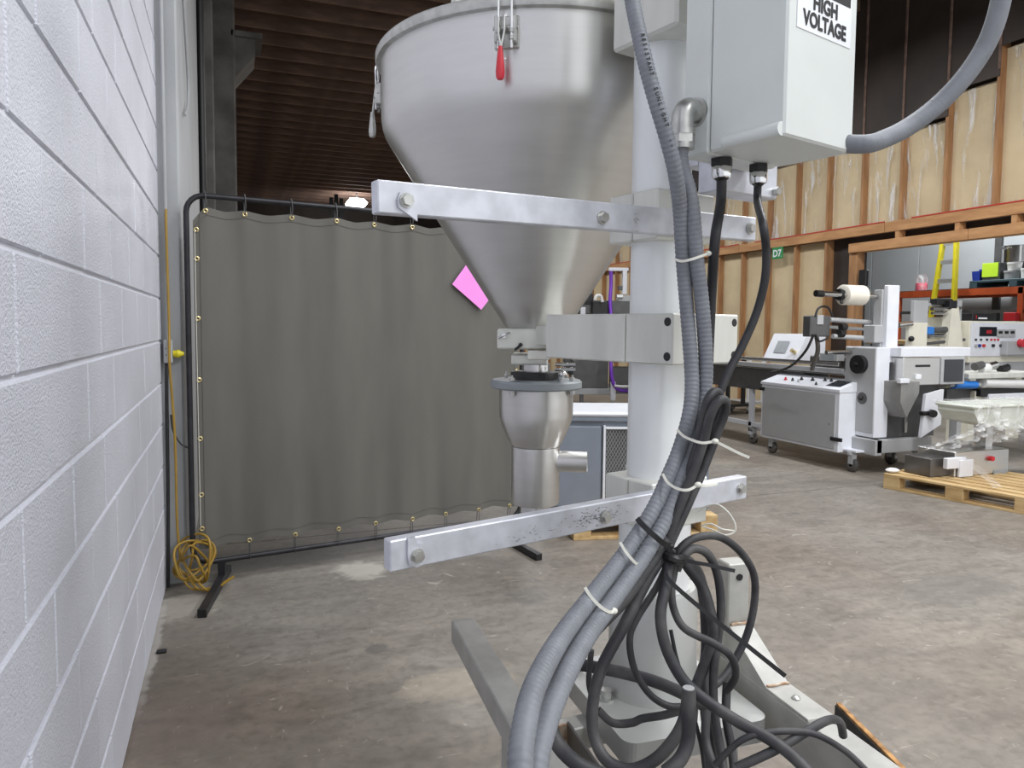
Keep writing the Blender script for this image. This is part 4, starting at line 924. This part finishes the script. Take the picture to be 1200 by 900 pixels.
wb(5.58, 6.22, 5.02, 5.3, .30, .80, 'drive_chamber', 'dgrey', .004); wb(5.8, 5.83, 4.98, 5.0, .35, .7, 'chamber_rod', 'steel2', .002)
b = MB(); b.prism([(5.79, .33), (6.03, .44), (6.05, .76), (5.83, .72)], 4.80, 4.83, ax=1); do = b.build('side_door', 'white', fw)
b = MB(); q = Vector((5.90, 4.80, .55)); b.cyl(q, q-Vector((.03, .05, 0)), .035, n=16); b.cyl(q, q-Vector((.12, .0, 0)), .02); b.build('door_knob', 'black', do)
wb(5.38, 6.05, 4.9, 4.98, .19, .31, 'base_frame', 'lgrey', .004); wb(5.38, 6.05, 5.25, 5.3, .19, .31, 'base_frame', 'lgrey', .004); wb(5.36, 5.44, 4.9, 5.3, .17, .31, 'base_frame', 'lgrey', .004)
def caster(x, y, par, z=.165, k=1.0):
    b = MB(); b.cyl((x, y, z-.02*k), (x, y, z), .03*k, n=12); b.box(x-.018*k, x+.018*k, y-.03*k, y+.012*k, .05*k, z-.018*k, .003); o = b.build('caster_fork', 'lgrey', par)
    b = MB(); b.lathe((x-.016*k, y-.012*k, .045*k), [(.012*k, 0), (.036*k, 0), (.045*k, .006*k), (.045*k, .026*k), (.036*k, .032*k), (.012*k, .032*k)], 18, axis=(1, 0, 0)); b.build('caster_wheel', 'steeldk', o)
for x, y in ((5.29, 5.10), (5.27, 6.14), (5.95, 4.97), (5.5, 6.72), (5.7, 7.92), (5.95, 5.27)): caster(x, y, fw, .185, 1.4)
b = MB(); b.box(5.26, 5.44, 5.02, 5.2, .185, .20); b.build('foot_plate', 'white', fw)
# ================================================================== SECOND WRAPPER (cream) behind
cw = thing('cream_wrapper', (7.0, 5.9, 0), 'cream coloured wrapping machine with forming rollers behind the white flow wrapper', 'machine')
def cbx(x0, x1, y0, y1, z0, z1, name, mt, ch=.006, par=None): return MB().box(x0, x1, y0, y1, z0, z1, ch).build(name, mt, par or cw)
def px_box(a, b_, y, th, name, mt, par, ch=.006):
    p = onY(*a, y); q = onY(*b_, y); return MB().box(p.x, q.x, y, y+th, q.z, p.z, ch).build(name, mt, par)
YC = 5.75
px_box((1072, 352), (1086, 412), YC+.05, .05, 'side_plate', 'lgrey', cw)
px_box((1066, 378), (1086, 412), YC, .05, 'side_plate', 'cream', cw)
px_box((1086, 372), (1124, 412), YC+.3, .05, 'rear_plate', 'cream', cw)
p = onY(1124, 370, YC); q = onY(1136, 420, YC); b = MB(); b.prism([(p.x-.05, p.z+.08), (p.x+.05, p.z+.1), (q.x-.01, q.z), (p.x-.1, q.z)], YC+.05, YC+.15, ax=1); b.build('guard_plate', 'cream', cw)
for (a, b_, r, mt) in (((1092, 362), (1126, 361), .022, 'chrome'), ((1092, 367), (1120, 367), .016, 'chrome'), ((1088, 387), (1118, 386), .035, 'dgrey'), ((1088, 394), (1122, 393), .026, 'steel2'), ((1084, 403), (1130, 398), .018, 'dgrey')):
    b = MB(); b.cyl(onY(*a, YC+.1), onY(*b_, YC+.1), r, n=14); b.build('roller', mt, cw)
px_box((1089, 383), (1095, 392), YC-.02, .06, 'blue_collar', 'blueroll', cw)
px_box((1099, 350), (1117, 357), YC+.1, .1, 'sensor_bracket', 'black', cw); px_box((1114, 352), (1122, 362), YC+.05, .1, 'sensor_bracket', 'black', cw)
px_box((1086, 355), (1126, 360), YC+.18, .05, 'top_bar', 'lgrey', cw); px_box((1118, 352), (1127, 376), YC+.12, .02, 'clear_guard', 'lgrey', cw)
b = MB(); b.cyl(onY(1052, 381, YC), onY(1068, 379, YC), .03, n=14); b.build('roller', 'steel2', cw)
px_box((1066, 412), (1128, 425), YC, .4, 'bed', 'cream', cw); px_box((1060, 425), (1130, 438), YC+.1, .4, 'bed_frame', 'lgrey', cw)
for x in (1075, 1122): p = onY(x, 438, YC+.3); MB().box(p.x-.04, p.x+.04, YC+.3, YC+.38, 0, p.z).build('leg', 'cream', cw)
b = MB(); b.ball(onY(1068, 397, YC-.03), .03, 7); b.build('knob', 'black', cw)
# control console
cn = thing('control_console', (8.3, 5.9, 0), 'cream control console with display, switches and red stop button at the right edge', 'console')
YN = 5.95
o = px_box((1137, 376), (1225, 424), YN, .35, 'console_body', 'cream', cn)
px_box((1137, 424), (1225, 437), YN, .3, 'console_frame', 'lgrey', cn)
px_box((1139, 378), (1222, 417), YN-.012, .012, 'console_face', 'white', cn, .003)
px_box((1149, 383), (1168, 394), YN-.022, .012, 'console_display', 'screen', cn, .002)
t = MB(); put_text(t, '888', .06, onY(1159, 391, YN-.024), (1, 0, 0), (0, 0, 1), .001); t.build('display_digits', 'signred', cn)
for x in (1173, 1180, 1187): px_box((x-3, 386), (x+3, 395), YN-.03, .02, 'rocker_switch', 'lgrey', cn, .003); px_box((x-2, 388), (x+2, 391), YN-.036, .01, 'switch_toggle', 'black', cn, .001)
for k, x in enumerate((1143, 1149, 1156, 1161, 1165, 1169)): b = MB(); p = onY(x, 398, YN-.012); b.cyl(p, p-Vector((0, .015, 0)), .012, n=10); b.build('push_button', 'black' if k < 3 else 'red', cn)
for x, mt in ((1143, 'lgrey'), (1147, 'blue'), (1152, 'signred'), (1163, 'black'), (1172, 'dgrey')): b = MB(); p = onY(x, 405, YN-.012); b.cyl(p, p-Vector((0, .02, 0)), .018, n=10); b.build('push_button', mt, cn)
px_box((1181, 400), (1215, 416), YN-.10, .09, 'stop_housing', 'lgrey', cn); b = MB(); p = onY(1195, 402, YN-.10); b.cyl(p, p-Vector((0, .05, 0)), .05, n=16); b.build('stop_button', 'red', cn)
q0 = onY(1140, 424, YN); q1 = onY(1215, 424, YN)
MB().box(q0.x+.1, q0.x+.2, YN+.1, YN+.2, 0, q0.z).build('leg', 'cream', cn); MB().box(q1.x-.2, q1.x-.1, YN+.1, YN+.2, 0, q1.z).build('leg', 'cream', cn)
cu_ = thing('counter_unit', onY(1153, 376, YN+.05), 'black counter box with red digit on top of the control console', 'counter')
o = px_box((1140, 367), (1168, 376.2), YN+.05, .15, 'counter_case', 'black', cu_); t = MB(); put_text(t, '3', .06, onY(1144, 373.5, YN+.046), (1, 0, 0), (0, 0, 1), .001); t.build('digit', 'signred', cu_)
px_box((1147, 372), (1157, 374), YN+.045, .01, 'counter_keys', 'signw', cu_, .001)
# ================================================================== PLATFORM MACHINE ON PALLET, FILM WRAPPED
PA = Vector((4.99, 4.47, 0)); e1 = Vector((.237, -.971, 0)).normalized(); e2 = Vector((-e1.y, e1.x, 0))
FP = Matrix((e1, e2, Vector((0, 0, 1)))).transposed().to_4x4(); FP.translation = PA
wp = thing('wooden_pallet', PA+e1*.5+e2*.5, 'pale wooden pallet under the film wrapped machine at the right edge', 'pallet')
for k in range(8): MB(FP).box(0, 1.2, .125*k, .085+.125*k, .105, .125, .003).build('top_board', 'pallet', wp)
for y in (0, .43, .87):
    MB(FP).box(0, 1.2, y, y+.1, 0, .018, .002).build('bottom_board', 'pallet', wp)
    for x in (0, .48, .95): MB(FP).box(x, x+.13, y, y+.1, .018, .09, .003).build('block', 'pallet', wp)
for x in (0, .48, .95): MB(FP).box(x, x+.13, 0, .97, .09, .105, .002).build('cross_board', 'pallet', wp)
wm = thing('wrapped_machine', PA+e1*.6+e2*.55+Vector((0, 0, .125)), 'stainless tabletop machine with white tub wrapped in clear stretch film on the pallet', 'machine')
YW = 4.15
def wpx(a, b_, y, th, name, mt, ch=.005): return px_box(a, b_, y, th, name, mt, wm, ch)
p = onY(1128, 534, YW); q = onY(1181, 560, YW)
MB().box(p.x-.08, q.x, YW, YW+.35, .126, p.z+.03, .006).build('steel_base', 'steel', wm)
MB().box(p.x-.28, p.x-.06, YW+.05, YW+.3, .126, p.z-.02, .006).build('steel_drive', 'steeldk', wm)
MB().box(p.x-.19, p.x+.02, YW-.02, YW+.02, .20, p.z-.01, .004).build('front_guard', 'white', wm)
MB().box(p.x-.06, p.x+.09, YW-.03, YW-.005, .128, p.z-.03, .004).build('front_guard', 'white', wm)
t = wpx((1165, 551), (1180, 560), YW-.006, .006, 'rating_plate', 'hmi', .001)
b = MB(); p2 = onY(1160, 537, YW); b.cyl(p2, p2-Vector((0, .03, 0)), .02, n=12); b.build('red_switch', 'signred', wm)
# tub on top
tp = onY(1128, 478, YW); tq = onY(1240, 505, YW)
b = MB(); zt_ = tp.z; w_ = tq.x-tp.x
b.prism([(tp.x, zt_-.03), (tp.x+.06, zt_-.11), (tp.x+.35, zt_-.17), (tq.x, zt_-.17), (tq.x, zt_), (tp.x, zt_)], YW-.10, YW+.22, ax=1); b.build('tub', 'frost', wm)
MB().box(tp.x-.02, tq.x+.02, YW-.12, YW+.24, zt_, zt_+.03, .012).build('tub_rim', 'frost', wm)
MB().box(tp.x+.42, tp.x+.50, YW+.1, YW+.2, .3, zt_-.17).build('support_post', 'steel', wm); MB().box(tq.x-.2, tq.x-.1, YW+.1, YW+.2, .3, zt_-.17).build('support_post', 'steel', wm)
# stretch film skirt: from the tub to the lower left corner and over the pallet
a0 = onY(1078, 528, YW-.06); a1 = onY(1150, 495, YW-.16); a2 = onY(1215, 486, YW-.2); a3 = onY(1180, 515, YW-.1)
def fsk(i, j):
    u_ = a1.lerp(a2, i); l_ = a0.lerp(onY(1215, 512, YW-.14), i**1.0)
    p = u_.lerp(l_, j); w = .018*math.sin(19*i+7*j)+.012*math.sin(37*j+11*i)+.01*math.sin(61*i+3*j)
    return p+Vector((.3*w, -abs(w)*1.4, w*.6))
MB().grid(fsk, 40, 18).build('stretch_film', 'stretch', wm)
def ftp(i, j):
    p = Vector((tp.x-.03+(w_+.06)*i, YW-.14+.39*j, zt_+.038)); w = .006*math.sin(23*i+9*j)+.004*math.sin(41*j+5*i)
    return p+Vector((0, 0, abs(w)))
MB().grid(ftp, 24, 12).build('stretch_film', 'stretch', wm)
def fsd(i, j):
    p = Vector((tp.x-.03+(w_+.06)*i, YW-.14, zt_+.038-.2*j)); w = .012*math.sin(29*i+6*j)+.006*math.sin(17*j+31*i); return p+Vector((0, -abs(w), 0))
MB().grid(fsd, 30, 8).build('stretch_film', 'stretch', wm)
s1 = onY(1135, 545, YW-.05); s2 = onZ(1166, 572, .135); s3 = onY(1170, 592, 3.75)
def ftl(i, j):
    p = (s1+Vector((.1*i, 0, 0))).lerp(s2+Vector((.09*i, .02, 0)), j); w = .008*math.sin(30*i)*1; return p+Vector((w, -.01-abs(w), 0))
MB().grid(ftl, 8, 8).build('stretch_film', 'stretch', wm)
b = MB(); b.ball(PA+e1*.03+e2*.08+Vector((0, 0, .145)), .05, 6, (1.2, 1, .4)); b.build('crumpled_film', 'tub', None, 'crumpled white film scrap on the left corner of the wooden pallet', 'scrap')
# rollers between (blue, white) of a third conveyor
rc_ = thing('roller_conveyor', (6.5, 5.0, 0), 'roller conveyor with blue and white rollers behind the wrapped machine', 'conveyor')
YR = 4.95
b = MB(); b.cyl(onY(1117, 451, YR), onY(1143, 451, YR), .038, n=18); b.build('roller', 'blueroll', rc_)
b = MB(); b.cyl(onY(1112, 451, YR), onY(1148, 451, YR), .022, n=14); b.build('roller_shaft', 'lgrey', rc_)
b = MB(); b.cyl(onY(1152, 449, YR), onY(1210, 450, YR), .045, n=18); b.build('roller', 'tub', rc_)
px_box((1136, 438), (1225, 442), YR-.05, .4, 'top_plate', 'cast', rc_); px_box((1150, 456), (1225, 462), YR, .1, 'belt', 'black', rc_); px_box((1160, 462), (1225, 466), YR-.02, .1, 'tray', 'white', rc_)
px_box((1110, 455), (1144, 470), YR+.1, .1, 'drip_tray', 'dgrey', rc_); px_box((1143, 458), (1165, 475), YR+.05, .1, 'side_cheek', 'cream', rc_)
for x in (1125, 1158, 1220): p = onY(x, 470, YR+.12); MB().box(p.x-.03, p.x+.03, YR+.12, YR+.2, 0, p.z).build('leg', 'lgrey', rc_)
for k, x in enumerate((1142, 1150, 1158, 1172)): b = MB(); p = onY(x, 430+3*(k % 2), YR+.1); b.cyl(p, p+Vector((.1, 0, .02)), .04, n=14); b.build('drive_wheel', ('dgrey', 'tub', 'steel2', 'black')[k], rc_)
# ================================================================== RACK, LADDER, STORED THINGS
rk = thing('pallet_rack', (10.6, 8.2, 0), 'orange steel pallet rack against the grey panel wall', 'rack')
zr = 1.82
for x in (10.55, 11.35):
    MB().box(x, x+.05, 6.6, 9.3, zr, zr+.11, .006).build('rack_beam', 'orange', rk)
for y in (7.20, 9.27, 10.1):
    for x in (10.55, 11.35): MB().box(x, x+.07, y, y+.08, 0, zr+.1 if y < 9.5 else zr+.05, .004).build('upright', 'orange', rk)
MB().box(10.55, 11.4, 6.6, 9.3, zr+.11, zr+.115).build('shelf_deck', 'dgrey', rk)
MB().box(10.57, 10.6, 7.2, 9.3, 1.55, 1.60).build('rack_brace', 'dgrey', rk)
ZS = zr+.116
def on_rack(px, X=10.75): return onX(px, 330, X)
ld = thing('yellow_ladder', (10.3, 8.1, 0), 'yellow fibreglass step ladder with silver rungs in front of the rack', 'ladder')
lt = [onX(1105, 285, 10.3), onX(1121, 285, 10.3), onX(1091, 372, 10.1), onX(1117, 372, 10.1)]
def ext(a, b): d = b-a; k = (0.0-a.z)/d.z; return a+d*k
l0 = ext(lt[0], lt[2]); r0_ = ext(lt[1], lt[3])
for a, b_, nm in ((lt[0], l0, 'side_rail'), (lt[1], r0_, 'side_rail')):
    MB().bar(a+(a-b_).normalized()*.2, b_, .05, .075, up=(1, 0, 0), ch=.004).build(nm, 'yellow', ld)
for k in range(9):
    z = 2.62-.29*k; t0 = (lt[0].z-z)/(lt[0].z-l0.z); t1 = (lt[1].z-z)/(lt[1].z-r0_.z)
    MB().bar(lt[0].lerp(l0, t0), lt[1].lerp(r0_, t1), .06, .03, up=(1, 0, 0)).build('rung', 'lgrey', ld)
def item(name, label, cat, px, wpx_, hz, mt, shape='box', X=10.75, group=None, dz=0):
    p = on_rack(px, X); w = wpx_*13/860; z = ZS+dz; c = Vector((p.x, p.y, z))
    return c, w, hz
# neon jar
c, w, hz = item('', '', '', 1080, 12, .2, '')
j = thing('plastic_jar', c, 'clear jar with neon pink contents on the orange rack left of the ladder', 'jar')
MB().lathe(c, [(0, 0), (.085, 0), (.09, .01), (.088, .13), (0, .13)], 20).build('contents', 'hotpink', j)
MB().lathe(c, [(.092, 0), (.095, .01), (.092, .2), (.07, .24), (.072, .27), (0, .27)], 20).build('jar_body', 'stretch', j)
TP = Vector((10.62, onX(1175, 330, 10.7).y, ZS))
tpal = thing('teal_pallet', (10.9, 7.45, ZS), 'teal plastic pallet lying on top of the orange rack', 'pallet')
ya, yb = onX(1137, 330, 10.62).y, 6.7
MB().box(10.6, 11.3, yb, ya, ZS+.075, ZS+.11, .006).build('deck', 'teal', tpal)
for t_ in (0, .45, .88): y = ya-(ya-yb)*t_-.12; MB().box(10.6, 11.3, y, y+.12, ZS, ZS+.075, .004).build('runner', 'teal', tpal)
ZP = ZS+.111
def onP(px, dx=0): p = onX(px, 325, 10.7+dx); return Vector((10.7+dx, p.y, ZP))
c = onP(1144); b = MB(); b.prism([(c.y-.05, ZP), (c.y+.06, ZP), (c.y+.075, ZP+.15), (c.y-.06, ZP+.15)], c.x, c.x+.2, ax=0); bb = thing('blue_bin', c, 'small blue plastic bin on the teal pallet', 'bin'); b.build('bin_body', 'blue', bb); MB().cyl(c+Vector((.1, 0, .15)), c+Vector((.1, 0, .18)), .03).build('bin_lid', 'blue', bb)
c = onP(1160); lbx = thing('lime_box', c, 'dark box with a lime green card face on the teal pallet', 'box'); MB().box(c.x+.01, c.x+.25, c.y-.14, c.y+.13, ZP, ZP+.26, .005).build('box_body', 'dgrey', lbx); MB().box(c.x, c.x+.01, c.y-.12, c.y+.13, ZP+.05, ZP+.26, .002).build('lime_card', 'lime', lbx)
for px, h0, h1, r_, mt, nm, lab in ((1180, 0, .13, .10, 'lgrey', 'tub', 'pale grey tub under the white tub on the teal pallet'), (1183, .131, .25, .095, 'tub', 'tub', 'white tub stacked on the pale grey tub on the teal pallet'), (1199, 0, .15, .09, 'tub', 'tub', 'white tub at the right edge of the teal pallet')):
    c = onP(px); b = MB(); b.lathe(c+Vector((.1, 0, h0)), [(0, 0), (r_*.9, 0), (r_, h1-h0-.03), (r_*1.05, h1-h0-.028), (r_*1.05, h1-h0), (0, h1-h0)], 20); b.build(nm, mt, None, lab, 'tub')
c = onP(1188, .50); sk = thing('steel_pot', c, 'polished steel pot standing on a dark crate behind the tubs', 'pot'); MB().lathe(c+Vector((0, 0, .281)), [(0, 0), (.17, 0), (.17, .25), (.175, .255), (.165, .255), (.165, .01), (0, .01)], 24).build('pot_body', 'steel2', sk); MB().tube([c+Vector((-.165, .05, .48)), c+Vector((-.21, .05, .5)), c+Vector((-.21, -.05, .5)), c+Vector((-.165, -.05, .48))], .008, 8).build('pot_handle', 'steel2', sk)
MB().box(c.x-.16, c.x+.2, c.y-.3, c.y+.22, ZP, ZP+.28, .006).build('dark_crate', 'rubber', None, 'dark crate under the steel pot on the teal pallet', 'crate')
# red and white box on the rack upright
c = onX(1185, 372, 10.5); rb_ = thing('red_box', Vector((10.5, c.y, c.z)), 'small red and white box fixed on the orange upright', 'box')
MB().box(10.46, 10.548, c.y-.09, c.y+.09, c.z-.05, c.z+.07, .006).build('red_part', 'signred', rb_); MB().box(10.46, 10.548, c.y-.09, c.y+.09, c.z-.13, c.z-.052, .006).build('white_part', 'tub', rb_)
# desk in the annex with pale wood top
ad = thing('work_table', (9.4, 8.6, 0), 'work table with pale wooden top beyond the stud wall opening', 'table')
p = onX(1015, 398, 9.2); q = onX(1066, 400, 9.2)
MB().box(9.2, 9.9, q.y, p.y, p.z-.06, p.z, .004).build('table_top', 'pallet', ad)
for y in (q.y+.05, p.y-.1):
    for x in (9.24, 9.82): MB().box(x, x+.05, y, y+.05, 0, p.z-.06).build('leg', 'dgrey', ad)
# aisle sign
p = onX(911, 296.5, XW-.05)
sgn = thing('aisle_sign', (XW-.05, p.y, p.z-.09), 'small green sign reading D7 on the stud wall beam', 'sign')
MB().box(XW-.056, XW-.046, p.y-.125, p.y+.115, p.z-.09, p.z+.09, .002).build('sign_plate', 'green', sgn)
t = MB(); put_text(t, 'D7', .15, Vector((XW-.058, p.y+.0, p.z-.055)), (0, -1, 0), (0, 0, 1), .004); t.build('lettering', 'signw', sgn)
t = MB(); t.cyl((XW-.058, p.y-.09, p.z-.055), (XW-.056, p.y-.09, p.z-.055), .007, n=8); t.build('sign_dot', 'signw', sgn)
# black bracket and cord on the opening post
c = onX(1013, 325, XW); b = MB(); b.box(XW-.06, XW-.005, c.y-.08, c.y+.05, c.z-.12, c.z+.1, .01); b.build('post_bracket', 'black', None, 'black bracket on the wooden post beside the opening', 'bracket')
# ================================================================== FAR STEEL MACHINE LEFT OF COLUMN
fs = thing('steel_conveyor_machine', (5.8, 10.6, 0), 'dark steel machine with purple hoses seen between hopper and column', 'machine')
def fpx(a, b_, d, th, name, mt, ch=.006):
    Fd = frame(W(a[0], 400, d), 21); Fd.translation.z = 0; p = W(*a, d); q = W(*b_, d); Fi = Fd.inverted(); p = Fi @ p; q = Fi @ q; q.z = max(q.z, .002)
    return MB(Fd).box(p.x, q.x, 0, th, q.z, p.z, ch).build(name, mt, fs)
D = 11.8
fpx((672, 422), (713, 455), D, .6, 'steel_cabinet', 'dgrey'); fpx((662, 420), (690, 440), D+.4, .5, 'rear_cabinet', 'dgrey'); fpx((665, 455), (716, 463), D, .5, 'cabinet_plinth', 'pil')
fpx((668, 352), (745, 368), D, .5, 'deck', 'dgrey'); fpx((694, 354), (714, 372), D-.1, .3, 'motor_box', 'black'); fpx((668, 344), (695, 358), D, .3, 'drive_unit', 'rubber')
fpx((686, 333), (694, 344), D+.1, .2, 'head_unit', 'bluegrey'); fpx((686, 326), (690, 334), D+.1, .15, 'blue_light', 'blueroll')
fpx((713, 314), (736, 318), D, .08, 'cross_arm', 'white'); fpx((729, 316), (734, 345), D, .08, 'upright', 'white'); fpx((724, 346), (738, 356), D, .2, 'bracket', 'lgrey')
fpx((722, 345), (730, 349), D-.05, .1, 'bracket', 'steel2'); fpx((724, 335), (729, 340), D-.05, .1, 'valve', 'dgrey'); fpx((680, 360), (686, 370), D-.05, .1, 'post', 'white'); fpx((738, 355), (762, 372), D, .2, 'side_plate', 'lgrey')
fpx((716, 448), (722, 470), D-.3, .08, 'leg', 'white'); fpx((718, 470), (720, 499), D-.3, .06, 'levelling_foot', 'zinc'); fpx((745, 440), (752, 499), D, .08, 'leg', 'white'); fpx((680, 463), (684, 499), D, .08, 'leg', 'dgrey')
fpx((716, 430), (762, 462), D+.3, .2, 'rear_panel', 'dgrey'); fpx((715, 372), (762, 425), D+.2, .3, 'tank', 'dgrey')
b = MB(); b.tube(lift([(716, 318, D-.1), (716, 335, D-.1), (715, 352, D-.15), (716, 372, D-.2), (716, 400, D-.3), (716, 430, D-.4), (718, 447, D-.4), (724, 456, D-.4), (735, 458, D-.4), (750, 456, D-.3)]), .028, 10); b.build('purple_hose', 'purple', fs)
b = MB(); b.tube(lift([(720, 452, D-.45), (728, 453, D-.45), (738, 453, D-.45)]), .02, 8); b.build('white_hose', 'tub', fs)
b = MB(); b.tube(lift([(697, 352, D-.2), (699, 347, D-.2), (704, 347, D-.2), (706, 354, D-.2)]), .025, 8); b.build('lifting_handle', 'tub', fs)
# small carts beyond the conveyor
for k, (px, py) in enumerate(((866, 486), (890, 483))):
    p = onZ(px, py, 0); ca = thing('wheeled_cart', p, ('dark wheeled cart in the gap under the conveyor' if k == 0 else 'pale wheeled cart in the gap behind the conveyor leg'), 'cart')
    MB().box(p.x-.2, p.x+.25, p.y, p.y+.5, .12, .16, .004).build('platform', 'lgrey' if k else 'black', ca)
    MB().box(p.x-.18, p.x-.13, p.y+.05, p.y+.1, .16, .85, .003).build('upright', 'tub' if k else 'black', ca); MB().box(p.x+.1, p.x+.15, p.y+.05, p.y+.1, .16, .85, .003).build('upright', 'tub' if k else 'black', ca)
    MB().box(p.x-.2, p.x+.2, p.y+.04, p.y+.12, .45, .7, .003).build('carried_unit', 'tub' if k else 'rubber', ca)
    for x in (-.15, .2):
        for y in (.05, .45): caster(p.x+x, p.y+y, ca, .12, .8)
